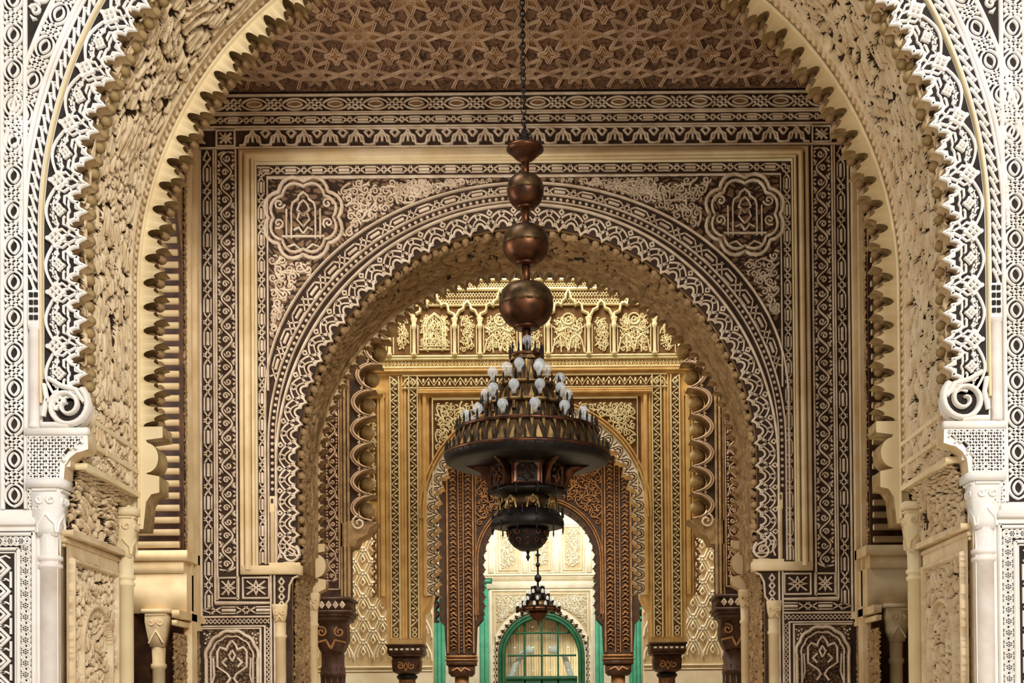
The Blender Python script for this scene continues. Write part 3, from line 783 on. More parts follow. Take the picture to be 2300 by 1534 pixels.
# arch rings
gS = Geo(f2)
B = Band(E_bead, E_out); draw(gS, B, [(np.c_[p[:, 0], p[:, 1] * .62 - .08], k) for p, k in braid_pat(B.L, 62, 1)], 3.6, 0, .02, clip=lambda P: seen(P) and P[:, 1].max() < 860)
for Pp, v, w in ((E_out, -2, 4.5), (E_bead, 7, 3.5), (E_bead, -9, 3), (E_in, 0, 6), ):
    draw(gS, Pp, bands_pat(Pp.L, 1, (v,)), w, 0, .034, ridge=.005)
gS.build('arch_ring', M_carve, W2r, **STUFF)
mbd = ball_mesh('bead', .0155, [M_carve], 8, 5)
nb = int(E_bead.L / 14.6)
for k in range(nb):
    p = E_bead.map([(-E_bead.L / 2 + (k + .5) * E_bead.L / nb, -1.5)])[0]
    if p[1] > 1115: continue
    o = link('bead', mbd, W2r); o.location = f2(np.array([[p[0], p[1], .010]]))[0]
# lobed border of the arch
E3, n3, p3 = scallop_edge(E_tip.L, 50, 22)
g = Geo(f2); strip_plate(g, E_tip, E3, 52, -.08, .008, 0, 1); g.build('scalloped_border', [M_cground, M_soff], W2r)
gS = Geo(f2)
draw(gS, E_tip, [(E3 + [0, 3], 1)], 5, .006, .026, clip=None)
for k in range(n3):
    s0 = -E_tip.L / 2 + k * p3; t = np.linspace(0, 1, 15)
    R = lambda q, w=4: ribbon(gS, E_tip.map(np.array(q, float)), w, .006, .024)
    R(np.c_[s0 - p3 * .28 + p3 * 1.56 * t, 14 + 33 * np.sin(math.pi * t)], 4.4)
    R(np.c_[s0 + p3 * .1 + p3 * .8 * t, 14 + 21 * np.sin(math.pi * t)], 3.2)
    a = np.linspace(0, 2 * math.pi, 9)
    R(np.c_[s0 + p3 / 2 + 5.5 * np.cos(a), 41 + 5.5 * np.sin(a)], 3.2)
    R([(s0 - 5, 46), (s0, 52), (s0 + 5, 46), (s0, 40), (s0 - 5, 46)], 3.6)
    R([(s0 - 5, 20), (s0, 34), (s0 + 5, 20)], 3.4)
gS.build('interlaced_arches', M_carve, W2r, **STUFF)
g = Geo()
for (x, z, r) in ((0, 0, .04), (.045, -.05, .04), (-.045, -.05, .036)):
    t = np.linspace(.05, math.pi - .05, 5); gl = Geo(); lathe(gl, np.c_[r * np.sin(t), r * np.cos(t)], 0, 0, 8)
    v = np.concatenate(gl.V) * [1, 1.5, 1] + [x, 0, z]; base = g.n; g.V.append(v); g.n += len(v)
    for F, m in gl.F: g.F.append((F + base, 0))
ml3 = mesh_of(g, 'scallop_lobe', [M_soff], True)
for k in range(n3):
    s = -E_tip.L / 2 + (k + .5) * p3; p = E_tip.map([(s, 15)])[0]; q = E_tip.map([(s, 60)])[0]; ang = math.atan2(q[1] - p[1], q[0] - p[0])
    o = link('scallop_lobe', ml3, W2r); o.location = f2(np.array([[p[0], p[1], -.08]]))[0]; o.rotation_euler = (0, ang + math.pi / 2, 0)
# soffit
D2b = 12.26; f2b = front(D2b)
sa_, sb_ = arch(CA2, 513, 531, 1050, 1275), arch(CA2 + 2, 487, 471, 1070, 1255)
def soff2(A):
    s, t, h = A[:, 0], A[:, 1], A[:, 2]
    a = f2(np.c_[sa_.at(s * sa_.L), np.full(len(s), -.04)]); b = f2b(np.c_[sb_.at(s * sb_.L), np.zeros(len(s))])
    X = a * (1 - t[:, None]) + b * t[:, None]; d = X - np.array([-.15, 0, 3.75]); d[:, 1] = 0; d[:, 2] = np.maximum(d[:, 2], 0); n = d / np.linalg.norm(d, axis=1)[:, None]
    return X - n * h[:, None]
L2m = sa_.L * f2.k
g = Geo(soff2)
hfield(g, -.5, .5, 900, 0, 1, 70, lambda A, B: np.where(B > .97, 1.2, foliage(A * L2m, B * .85, .26, .095, 21)), .05, .24, (0, 1))
g.build('carved_soffit', [M_soff, M_bground], W2r)
gS = Geo(f2b); draw(gS, sb_, bands_pat(sb_.L, 1, (0,)), 4.5, 0, .03, ridge=.01); gS.build('rim_roll', M_gold, W2r)
rt_ = arch(CA2 + 2, 457, 441, 1070, 1240); E4, n4, p4 = scallop_edge(rt_.L, 25.5, 24)
E4 = E4.copy()
g = Geo(f2b); strip_plate(g, rt_, E4, 34, -.16, .01, 0, 1); g.build('rear_scalloped_rim', [M_rim2 if 'M_rim2' in globals() else M_gold, M_soff], W2r)
# spandrel scrolls
def reg2(x, y):
    u = abs(x - CA2)
    if abs(x - CX2) > 574 or y < 405 or y > 860: return False
    if math.hypot((abs(x - CX2) - 497) / 95, (y - 490) / 100) < 1: return False
    return (u / 593) ** 2 + (min(0, y - 900) / 490) ** 2 > 1
g = Geo(f2)                                                  # low leaf relief under the scrolls
for sd in (-1, 1):
    def hsp(A, B):
        u = np.abs(A - CA2); out = ((u / 588) ** 2 + (np.minimum(0, B - 900) / 485) ** 2 > 1) & (np.abs(A - CX2) < 576)
        H = foliage(A * f2.k, B * f2.k, .16, .12, 141) * .9 + .1
        return np.where(out, H, -.4)
    hfield(g, CX2 + sd * 12, CX2 + sd * 577, 260, 402, 862, 210, hsp, .020, .52, (0, 1), base=.001)
g.build('spandrel_leaves', [M_leaf, M_cground], W2r)
gS = Geo(f2); fill(gS, reg2, (CX2 - 576, 411, CX2 + 580, 860), 23, 4.6, 0, .022, ridge=.008, seed=5)
fill(gS, lambda x, y: reg2(x, y) and abs(x - CA2) < 300 and y < 450, (CX2 - 300, 409, CX2 + 300, 450), 13, 3.0, 0, .018, ridge=.004, seed=6)
fill(gS, lambda x, y: reg2(x, y) and abs(x - CA2) > 520 and y > 690, (CX2 - 574, 700, CX2 + 574, 850), 13, 3.0, 0, .018, ridge=.004, seed=7)
gS.build('spandrel_scrolls', M_carve2 if 'M_carve2' in globals() else M_carve, W2r, **STUFF)
for sd in (-1, 1):
    fm = mir(f2, CX2, sd); g = Geo(fm); cx, cy = 497, 490
    for r, w in ((92, 9), (78, 7)):                          # lobed medallion frame
        P = []
        for q in range(8):
            for a in np.linspace(-.5, .5, 7):
                th = (q + a) * math.pi / 4 + math.pi / 8; rr_ = r * (.86 + .14 * math.cos(a * math.pi * 1.0)); P.append((cx + rr_ * math.cos(th), cy + rr_ * 1.05 * math.sin(th)))
        ribbon(g, P, w, 0, .03, closed=True, ridge=.008)
    for w in (27, 38): ribbon(g, [(cx - w, cy + 48), (cx - w, cy - 20 - (38 - w) * .4)], 4, 0, .026)
    ribbon(g, [(cx + 27, cy + 48), (cx + 27, cy - 20)], 4, 0, .026); ribbon(g, [(cx + 38, cy + 48), (cx + 38, cy - 20)], 4, 0, .026)
    ribbon(g, [(cx - 27, cy - 20), (cx - 24, cy - 34), (cx - 12, cy - 42), (cx - 10, cy - 50), (cx, cy - 58), (cx + 10, cy - 50), (cx + 12, cy - 42), (cx + 24, cy - 34), (cx + 27, cy - 20)], 5, 0, .028)
    ribbon(g, [(cx - 48, cy + 42), (cx + 48, cy + 42)], 5, 0, .028)
    for d in (-1, 1):
        ribbon(g, [(cx, cy + 36), (cx + d * 10, cy + 22), (cx + d * 22, cy + 28)], 5, 0, .026, ridge=.006)
        ribbon(g, [(cx, cy + 20), (cx + d * 14, cy + 4), (cx + d * 8, cy - 12), (cx, cy - 4)], 4, 0, .026)
        ribbon(g, [(cx, cy - 6), (cx + d * 14, cy - 18), (cx + d * 8, cy - 32), (cx, cy - 40)], 4, 0, .026)
        ribbon(g, spiral(cx + d * 56, cy + 12, 13, 1.3, 1, 12, d), 4.5, 0, .024); ribbon(g, spiral(cx + d * 54, cy - 32, 13, 1.3, 3, 12, -d), 4.5, 0, .024)
        ribbon(g, [(cx + d * 4, cy + 74), (cx + d * 20, cy + 60), (cx + d * 36, cy + 66)], 4.5, 0, .024)
    g.build('medallion', M_carve, W2r)
    # outer bands
    gS = Geo(fm)
    L = line(714, 1372, 714, 336); draw(gS, L, braid_pat(L.L, 76, 11), 3.6, 0, .02)
    for u, w in ((730, 5), (699, 4), (694, 4), (649, 4)): ribbon(gS, [(u, 1350), (u, 336)], w, 0, .028)
    L = line(671, 1285, 671, 338); draw(gS, L, scroll_pat(L.L, 62, 19), 3.8, 0, .02)
    gS.build('carved_band', M_carve, W2r, **STUFF)
    for (x0, y0, x1, y1) in ((651, 290, 692, 327), (647, 1300, 692, 1346), (578, 1300, 637, 1346)):
        g = Geo(fm); ribbon(g, rect(x0, y0, x1, y1), 4, 0, .028, closed=True)
        cx, cy = (x0 + x1) / 2, (y0 + y1) / 2; w, h = (x1 - x0) / 2 - 5, (y1 - y0) / 2 - 5
        for a in range(4):
            th = a * math.pi / 2 + math.pi / 4
            ribbon(g, [(cx, cy), (cx + .45 * w * math.cos(th) * 1.41, cy + .45 * h * math.sin(th) * 1.41), (cx + .9 * w * math.cos(th) * 1.3, cy + .9 * h * math.sin(th) * 1.3)], 4, 0, .024, ridge=.004)
            th = a * math.pi / 2
            ribbon(g, [(cx + .3 * w * math.cos(th - .6), cy + .3 * h * math.sin(th - .6)), (cx + .85 * w * math.cos(th), cy + .85 * h * math.sin(th)), (cx + .3 * w * math.cos(th + .6), cy + .3 * h * math.sin(th + .6))], 3.5, 0, .024)
        g.build('square_panel', M_carve, W2r)
    # horizontal bands under the squares, double fillet, niche panel
    gS = Geo(fm)
    L = line(572, 1373, 727, 1373); draw(gS, L, braid_pat(L.L, 62, 10), 3.6, 0, .02, clip=None)
    ribbon(gS, [(699, 1350), (699, 1357), (572, 1357)], 5, 0, .028); ribbon(gS, [(730, 1388), (572, 1388)], 5, 0, .028); ribbon(gS, [(730, 1350), (730, 1392)], 5, 0, .028)
    L = line(578, 1398, 728, 1398); draw(gS, L, zig_pat(L.L, 20, 6, False) + zig_pat(L.L, 20, -6, False), 2.8, 0, .018, clip=None)
    ribbon(gS, [(730, 1409), (588, 1409), (588, 1560)], 4, 0, .028)
    L = line(580, 1560, 580, 1412); draw(gS, L, zig_pat(L.L, 20, 5, False) + zig_pat(L.L, 20, -5, False), 2.8, 0, .018, clip=None)
    ribbon(gS, [(729, 1414), (598, 1414), (598, 1560)], 4, 0, .026)
    for u in (574, 566): ribbon(gS, [(u, 1600), (u, 1295)], 4, 0, .03)
    cx = 662
    t = np.linspace(-math.pi, 0, 42); w = 1 + .05 * np.abs(np.sin(t * 6))
    for R_, ww in ((58, 8), (47, 4)):
        P = np.c_[cx + R_ * w * np.cos(t), 1484 + R_ * 1.08 * w * np.sin(t)]; P = np.concatenate([[(cx - R_, 1600)], P, [(cx + R_, 1600)]])
        ribbon(gS, P, ww, 0, .03, ridge=.006)
    for d in (-1, 1):
        ribbon(gS, [(cx, 1441), (cx + d * 9, 1452), (cx + d * 12, 1462), (cx + d * 26, 1456), (cx + d * 33, 1466), (cx + d * 33, 1500), (cx + d * 10, 1516), (cx + d * 4, 1526), (cx + d * 14, 1540)], 4.5, 0, .028)
        ribbon(gS, [(cx, 1462), (cx + d * 7, 1474), (cx, 1488)], 4, 0, .024); ribbon(gS, [(cx + d * 12, 1480), (cx + d * 22, 1490), (cx + d * 12, 1500)], 5, 0, .024)
        ribbon(gS, [(cx + d * 42, 1480), (cx + d * 40, 1520), (cx + d * 46, 1540)], 4, 0, .024)
        for i in range(7):
            for j in range(3):
                q = (cx + d * (24 + i * 6 + j * 2), 1424 + j * 9 + (i % 2) * 3)
                if math.hypot(q[0] - cx, (q[1] - 1484) / 1.08) > 68 and abs(q[0] - cx) < 62: ribbon(gS, [q, (q[0] + 3, q[1] + 3)], 4, 0, .02)
    gS.build('niche_panel', M_carve, W2r, **STUFF)
    g = Geo(fm)                                              # fine leaf ground of the niche and the square panels (dome_leaf)
    hfield(g, 600, 726, 130, 1417, 1570, 150, lambda A, B: foliage(A * f2.k, B * f2.k, .075, .06, 161), .010, .45, (0, 1), base=.001)
    g.build('niche_leaves', [M_leaf, M_cground], W2r)
    # colonnette, volute and impost ledge
    g = Geo(); x = f2(np.array([[CX2 + sd * 569, 1200, 0]]))[0][0]; r = 5.5 * f2.k
    zz = lambda y: ZE + (VY - y) * f2.k
    lathe(g, [(r, zz(1276)), (r, zz(1156)), (r * 1.3, zz(1154)), (r * 1.3, zz(1148))], x, D2 - .015, 10); g.build('colonnette', M_gold, W2r, True)
    g = Geo(fm); prism(g, rect(564, 1118, 575, 1148), 0, .03); prism(g, rect(567, 1124, 572, 1134), .03, .036, 1); g.build('colonnette_capital', [M_gold, M_cground], W2r)
    g = Geo(fm)
    pl = [(561, 1275), (561, 1222), (530, 1218), (510, 1232)] + [(527 + 20 * math.cos(a), 1246 + 22 * math.sin(a)) for a in np.linspace(math.pi * 1.2, math.pi * .6, 8)] + [(540, 1266)]
    prism(g, pl, -.05, .010, 1)
    ribbon(g, spiral(529, 1247, 21, 1.6, -2.2, 30, -1, .12), np.linspace(6.5, 3.5, 30), .01, .034, ridge=.006)
    ribbon(g, [(548, 1212), (535, 1226), (515, 1236), (508, 1252)], 5, .01, .03); ribbon(g, [(558, 1272), (540, 1268), (520, 1268)], 6, .01, .03); ribbon(g, [(556, 1225), (552, 1245), (558, 1260)], 4, .01, .03)
    g.build('volute', [M_carve, M_cground], W2r)
    g = Geo(fm); prism(g, rect(505, 1274, 640, 1294), -.05, .06, bev=2); prism(g, rect(507, 1268, 576, 1275), 0, .05); g.build('impost_ledge', M_gold, W2r)
    # corbel face with diamonds
    g = Geo(fm); prism(g, [(562, 1295), (512, 1295), (524, 1300), (532, 1318), (534, 1350), (548, 1372), (562, 1380)], -.08, .012, 0, 1)
    for j in range(4): ribbon(g, [(550, 1302 + j * 17), (556, 1310 + j * 17), (550, 1318 + j * 17), (544, 1310 + j * 17)], 4, .01, .028, 2, closed=True)
    ribbon(g, [(512, 1297), (524, 1302), (532, 1318), (534, 1350), (548, 1372)], 4.5, .01, .03, 2)
    g.build('corbel_face', [M_cground, M_soff, M_carve], W2r)
    # columns
    for nm, cxx, yy, r, mt in (('front', f2(np.array([[CX2 + sd * 553, 1400, 0]]))[0][0], D2 + .0, .045, M_gold), ('rear', f2b(np.array([[CA2 + 2 + sd * 484, 1400, 0]]))[0][0], D2b - .04, .045, M_gold)):
        side = 'left' if sd < 0 else 'right'
        c = root('column', (cxx, yy, 0), label='ochre column at the %s edge of the %s jamb of the second arch' % (nm, side), category='column', group='columns of the second arch')
        z = lambda y: ZE + (VY - y) * (yy / FPX)
        y0 = 1375 if nm == 'front' else 1350
        g = Geo(); lathe(g, [(r * 1.6, 0), (r * 1.6, .1), (r * 1.2, .16), (r, .2), (r, z(y0 + 62)), (r * 1.2, z(y0 + 60)), (r * 1.2, z(y0 + 55)), (r, z(y0 + 53)), (r * 1.05, z(y0 + 26))], 0, 0, 16); g.build('shaft', mt, c, True)
        g = Geo(); lathe(g, [(r * 1.25, z(y0 + 26)), (r * 1.7, z(y0 + 10)), (r * 1.9, z(y0 - 8)), (r * 1.9, z(y0 - 14))], 0, 0, 4, phase=math.pi / 4)
        gf = Geo(lambda A: np.stack([A[:, 0], -r * 1.32 - A[:, 2], A[:, 1]], 1)); zc = z(y0 + 4)
        ribbon(gf, spiral(.032, zc, .028, 1.2, 2.5, 10), .010, -.02, .012); ribbon(gf, spiral(-.032, zc, .028, 1.2, .6, 10, -1), .010, -.02, .012); ribbon(gf, [(-.03, z(y0 + 24)), (0, z(y0 + 12)), (.03, z(y0 + 24))], .01, -.02, .008)
        base = g.n; vv = np.concatenate(gf.V); g.V.append(vv); g.n += len(vv)
        for F, m in gf.F: g.F.append((F + base, 0))
        g.build('capital', mt, c)
    # jamb relief and hollow corbel
    xj = f2(np.array([[CA2 + sd * 530, 1400, 0]]))[0][0]
    g = Geo(lambda A, sd=sd, xj=xj: np.stack([xj - sd * A[:, 2], A[:, 0], A[:, 1]], 1))
    hfield(g, D2 + .04, D2b - .06, 70, 1.2, 2.62, 140, lambda A, B: foliage(A, B, .10, .13, 121), .025, .17, (0, 1)); g.build('carved_jamb_panel', [M_soff, M_bground], W2r)
    def fc(A, sd=sd, xj=xj):
        t = A[:, 1] * math.pi / 2
        return np.stack([xj - sd * (.07 * (1 - np.cos(t)) + A[:, 2]), A[:, 0], 2.62 + .26 * np.sin(t) ** .8], 1)
    g = Geo(fc); hfield(g, D2 + .04, D2b, 80, 0, 1, 30, lambda A, B: foliage(A + B * .3, B * .3, .13, .07, 131), .03, .2, (0, 1)); g.build('hollow_corbel', [M_soff, M_bground], W2r)
    fmb = mir(f2b, CA2 + 2, sd)
    g = Geo(fmb); t = np.linspace(-1.4, 1.4, 9)
    pl = [(492, 1225), (458, 1225), (458, 1242), (478, 1246)] + [(476 - 20 * math.cos(a), 1275 + 26 * math.sin(a)) for a in t] + [(478, 1302), (456, 1306), (456, 1326), (472, 1334), (482, 1352), (500, 1352), (496, 1300)]
    prism(g, pl, -.14, .012, 0, 1); g.build('rim_corbel', [M_gold, M_soff], W2r)

# ================================================================== CEILING of the first hall: girih star straps on a sloping wooden panel
CE = root('ceiling', kind='structure', label='sloping dark wooden ceiling panel with interlaced star straps', category='ceiling')
al = math.radians(73); zc0 = ZE + (VY - 208) * f2.k
def fce(A):                                                  # a in wall pixels, b metres up the slope, h off the panel
    b, h = A[:, 1], A[:, 2]; k = f2.k
    return np.stack([(A[:, 0] - VX) * k, D2 - .04 - b * math.sin(al) - h * math.cos(al), zc0 + b * math.cos(al) - h * math.sin(al)], 1)
g = Geo(fce); g.add([(380, 0, 0), (1990, 0, 0), (1990, 1.7, 0), (380, 1.7, 0)], [0, 1, 2, 3]); g.add([(380, 0, -.1), (1990, 0, -.1), (1990, 1.7, -.1), (380, 1.7, -.1)], [0, 1, 2, 3])
g.build('ceiling_panel', M_cground2, CE)
g = Geo(lambda A: fce(np.c_[A[:, 0] / f2.k + 1182, A[:, 1], A[:, 2]]))
hfield(g, -2.9, 2.9, 560, .01, 1.25, 130, lambda A, B: foliage(A, B, .075, .075, 151), .008, .30, (0, 1), base=.001)
g.build('carved_ground', [M_tileA, M_cground2], CE)
gS = Geo(lambda A: fce(np.c_[A[:, 0] / f2.k + 1182, A[:, 1], A[:, 2]]))
S = .44; R8 = S / 2 / math.cos(math.pi / 8); e8 = 2 * R8 * math.sin(math.pi / 8)
def hankin(cx, cy, n, Rv, ph, th):
    V = [np.array([cx + Rv * math.cos(ph + 2 * math.pi * i / n), cy + Rv * math.sin(ph + 2 * math.pi * i / n)]) for i in range(n)]
    M = [(V[i] + V[(i + 1) % n]) / 2 for i in range(n)]; I = []
    for i in range(n):
        d0 = V[(i + 1) % n] - V[i]; d1 = V[(i + 1) % n] - V[(i + 2) % n]
        r = lambda d, a: np.array([d[0] * math.cos(a) - d[1] * math.sin(a), d[0] * math.sin(a) + d[1] * math.cos(a)])
        u, w = r(d0, th), r(d1, -th); b = M[(i + 1) % n] - M[i]
        den = u[0] * w[1] - u[1] * w[0]; t = (b[0] * w[1] - b[1] * w[0]) / den
        I.append(M[i] + u * t)
    return V, M, I
tiles = []
def strap(P, w):
    Q = np.array(P, float)
    for o in (-.5, .5):
        T = np.gradient(Q, axis=0); T /= np.hypot(T[:, 0], T[:, 1])[:, None]
        ribbon(gS, Q + np.stack([T[:, 1], -T[:, 0]], 1) * o * w * .62, w * .36, 0, .016 + .2 * w, top=.8)
for j in range(-1, 6):
    for i in range(-8, 9):
        cx, cy = i * S, .20 + j * S * .94
        V, M, I = hankin(cx, cy, 8, R8, math.pi / 8, math.radians(67.5))
        for q in range(8):
            P = np.array([M[q], I[q], M[(q + 1) % 8]])
            if P[:, 1].min() > .0 and P[:, 1].max() < 1.69: strap(P, .030)
            # straps carried on through the star
            P = np.array([I[q], I[(q + 3) % 8]])
            if P[:, 1].min() > .0 and P[:, 1].max() < 1.69: strap(P, .024)
        tiles.append((cx, cy, 0, [p for q in range(8) for p in (M[q], I[q])]))
        for q in range(8):
            a = (q) * math.pi / 4; c2 = np.array([cx + S * .30 * math.cos(a + math.pi / 8), cy + S * .30 * math.sin(a + math.pi / 8)])
        cx2, cy2 = cx + S / 2, cy + S * .47
        V, M, I = hankin(cx2, cy2, 4, e8 / math.sqrt(2), math.pi / 4, math.radians(67.5))
        for q in range(4):
            P = np.array([M[q], I[q], M[(q + 1) % 4]])
            if P[:, 1].min() > .0 and P[:, 1].max() < 1.69: strap(P, .030)
        tiles.append((cx2, cy2, 1, [p for q in range(4) for p in (M[q], I[q])]))
gS.build('star_straps', M_ceil, CE, **STUFF)
for cx, cy, kd, P in tiles:
    P = np.array(P)
    if P[:, 1].min() < .0 or P[:, 1].max() > 1.5 or abs(cx) > 2.85: continue
    c = P.mean(0); g = Geo(lambda A: fce(np.c_[A[:, 0] / f2.k + 1182, A[:, 1], A[:, 2]])); Q = c + (P - c) * .90
    prism(g, Q, 0, .012)
    for q in range(len(P) // 2):
        d = P[2 * q] - c; ribbon(g, [c + d * .25, c + d * .5 + np.array([-d[1], d[0]]) * .14, c + d * .75], .012, .010, .02); ribbon(g, [c + d * .25, c + d * .5 - np.array([-d[1], d[0]]) * .14, c + d * .75], .012, .010, .02)
    g.build('star_tile' if kd == 0 else 'cross_tile', M_tileA if (kd == 0 and (round(cx / S) + round(cy / S)) % 2) else M_tileB, CE)

# ================================================================== DARK ARCH of the patio (third arch), seen inside the second
D3, CX3 = 18.0, 1196.0
f3 = front(D3)
W3r = wall_root('wall_inner', 'dark wooden arch wall with ringed lobes at the front of the patio')
Ai3 = arch(CX3, 408, 470, 960, 1190)
g = Geo(f3); inn = [tuple(p) for p in Ai3.P]
prism(g, [(560, 1345), (560, 280), (1832, 280), (1832, 1345), (CX3 + 419, 1345), (CX3 + 419, 1232), (CX3 + 408, 1222)] + inn[::-1] + [(CX3 - 408, 1222), (CX3 - 419, 1232), (CX3 - 419, 1345)], -.6, 0, 0, 0, back=True)
g.build('wall_body', M_dwood, W3r)
tp3 = arch(CX3, 356, 418, 960, 1175); E5, n5, p5 = scallop_edge(tp3.L, 58, 44)
t = np.linspace(0, 1, 13); one = np.c_[t * p5, 42 * np.sin(math.pi * t) ** .6]
E5 = np.concatenate([one[:-1] + [(-tp3.L / 2 + k * p5), 0] for k in range(n5)] + [[(tp3.L / 2, 0)]])
g = Geo(f3); strip_plate(g, tp3, E5, 54, -.30, .02, 0, 1); g.build('lobed_border', [M_bgr, M_soff], W3r)
gS = Geo(f3)
draw(gS, tp3, [(E5 + [0, 4], 1)], 5, .02, .05, clip=None)
draw(gS, tp3, [(np.c_[E5[:, 0], np.maximum(E5[:, 1] * .86, 0) + 15], 1)], 4, .02, .045, clip=None)
for k in range(n5):
    for q in (.25, .5, .75):
        p = tp3.map([(-tp3.L / 2 + (k + q) * p5, (50 if q == .5 else 42))])[0]
    s = -tp3.L / 2 + k * p5; ribbon(gS, tp3.map([(s - 6, 26), (s, 20), (s + 6, 26), (s, 34), (s - 6, 26)]), 4, .02, .045)
for sd in (-1, 1):
    fm = mir(f3, CX3, sd)
    gg = Geo(fm); ribbon(gg, spiral(390, 1180, 17, 1.4, -1.6, 20, 1, .15), 5, .02, .05); gg.build('volute', M_carve, W3r)
gS.build('ringed_lobes', M_ceil, W3r, **STUFF)
mlg = ball_mesh('gilded_lobe', .11, [M_lobe], 10, 6, (1, 1.1, 1))
for k in range(n5):
    p = tp3.map([(-tp3.L / 2 + (k + .5) * p5, 20)])[0]
    o = link('gilded_lobe', mlg, W3r); o.location = f3(np.array([[p[0], p[1], -.2]]))[0]
for sd, side in ((-1, 'left'), (1, 'right')):
    fm = mir(f3, CX3, sd)
    g = Geo(fm)
    for u, w, h in ((413, 7, .04), (421, 6, .06), (429, 6, .03)): ribbon(g, [(u, 1345), (u, 700)], w, 0, h)
    g.build('vertical_moulding', M_soff, W3r)
    gS = Geo(fm); L = line(450, 1310, 450, 700); draw(gS, L, scroll_pat(L.L, 46, 13), 3.4, 0, .04); ribbon(gS, [(434, 1328), (434, 700)], 3, 0, .04); ribbon(gS, [(434, 1328), (480, 1328)], 3, 0, .04)
    gS.build('carved_band', M_ceil, W3r, **STUFF)
    g = Geo(fm); prism(g, [(430, 1232), (398, 1232), (392, 1215), (372, 1205), (366, 1190), (348, 1178), (400, 1172), (430, 1180)], -.4, .03); g.build('arch_foot', M_soff, W3r)
    c = root('column', tuple(f3(np.array([[CX3 + sd * 458, 1620, -.3]]))[0] * [1, 1, 0]), label='dark wooden column with a carved capital under the %s side of the ringed dark arch' % side, category='column', group='dark columns of the patio')
    k = f3.k; zz = lambda y: ZE + (VY - y) * k
    g = Geo(); r = 26 * k
    lathe(g, [(r * 1.5, 0), (r * 1.5, .25), (r, .35), (r, zz(1523)), (r * 1.12, zz(1522)), (r * 1.12, zz(1512)), (r, zz(1510)), (r, zz(1466))], 0, 0, 24)
    for q in range(12):
        a = q * math.pi / 6; box(g, r * math.cos(a) - .012, r * math.sin(a) - .012, .4, r * math.cos(a) + .012, r * math.sin(a) + .012, zz(1500))
    g.build('shaft', M_dwood, c)
    g = Geo(); h = 34 * k
    lathe(g, [(h * .95, zz(1468)), (h * 1.1, zz(1462)), (h * 1.42, zz(1440)), (h * 1.45, zz(1420)), (h * 1.35, zz(1408)), (h * 1.42, zz(1400)), (h * 1.62, zz(1396))], 0, 0, 4, phase=math.pi / 4)
    gf = Geo(lambda A: np.stack([A[:, 0], -h * 1.0 - A[:, 2], A[:, 1]], 1))
    for d in (-1, 1):
        ribbon(gf, spiral(d * .12, zz(1422), .075, 1.4, 2, 14, d), .03, -.03, .03, 1); ribbon(gf, [(0, zz(1460)), (d * .06, zz(1440)), (d * .2, zz(1446))], .03, -.05, .02, 1)
    base = g.n; vv = np.concatenate(gf.V); g.V.append(vv); g.n += len(vv)
    for F, m in gf.F: g.F.append((F + base, m))
    g.build('capital', [M_dwood, M_brownhi], c)
    g = Geo(); b = 41 * k
    for y0, y1, e in ((1396, 1388, 0), (1388, 1381, .025), (1381, 1375, .05), (1375, 1352, .02), (1352, 1346, .05)): box(g, -b - e, -.32 - e, zz(y0), b + e, .32 + e, zz(y1))
    gf = Geo(lambda A: np.stack([A[:, 0], -.345 - A[:, 2], A[:, 1]], 1))
    for i in range(5): x = (i - 2) * .092; ribbon(gf, [(x - .03, zz(1363)), (x, zz(1356)), (x + .03, zz(1363)), (x, zz(1370))], .02, 0, .02, 1, closed=True); prism(gf, [(x - .015, zz(1363)), (x, zz(1360)), (x + .015, zz(1363)), (x, zz(1366))], 0, .02, 1)
    base = g.n; vv = np.concatenate(gf.V); g.V.append(vv); g.n += len(vv)
    for F, m in gf.F: g.F.append((F + base, m))
    g.build('abacus', [M_dwood, M_carve], c)

# ================================================================== GOLDEN WALL across the patio: arcade frieze, gold pillars, arch
D4, CX4 = 21.0, 1203.0
f4 = front(D4); k4 = f4.k
W4r = wall_root('wall_golden', 'golden carved wall with an arcade frieze over a scalloped arch between two pillars')
A4 = arch(CX4, 236, 236, 1162, 1345)
tS = np.linspace(math.pi, 0, 30)
def side_open(sd):
    P = [(355, 1345)] + [(407 - 52 * math.cos(a) , 1195 - 58 * math.sin(a)) for a in np.linspace(0, math.pi, 30)] + [(459, 1345)]
    return [(CX4 + sd * u, v) for u, v in P]
L4, R4 = side_open(-1), side_open(1)
g = Geo(f4); inn = [tuple(p) for p in A4.P]
poly = [(560, 1452), (560, 520), (1846, 520), (1846, 1452), (CX4 + 459, 1452)] + R4[::-1] + [(CX4 + 355, 1345), (CX4 + 340, 1372), (CX4 + 334, 1380), (CX4 + 334, 1452), (CX4 + 257, 1452), (CX4 + 257, 1380), (CX4 + 244, 1366)] + inn[::-1] + \
       [(CX4 - 244, 1366), (CX4 - 257, 1380), (CX4 - 257, 1452), (CX4 - 334, 1452), (CX4 - 334, 1380), (CX4 - 340, 1372)] + L4 + [(CX4 - 459, 1452)]
prism(g, poly, -.7, 0, 0, 0, back=True)
g.build('wall_body', M_ggold, W4r)
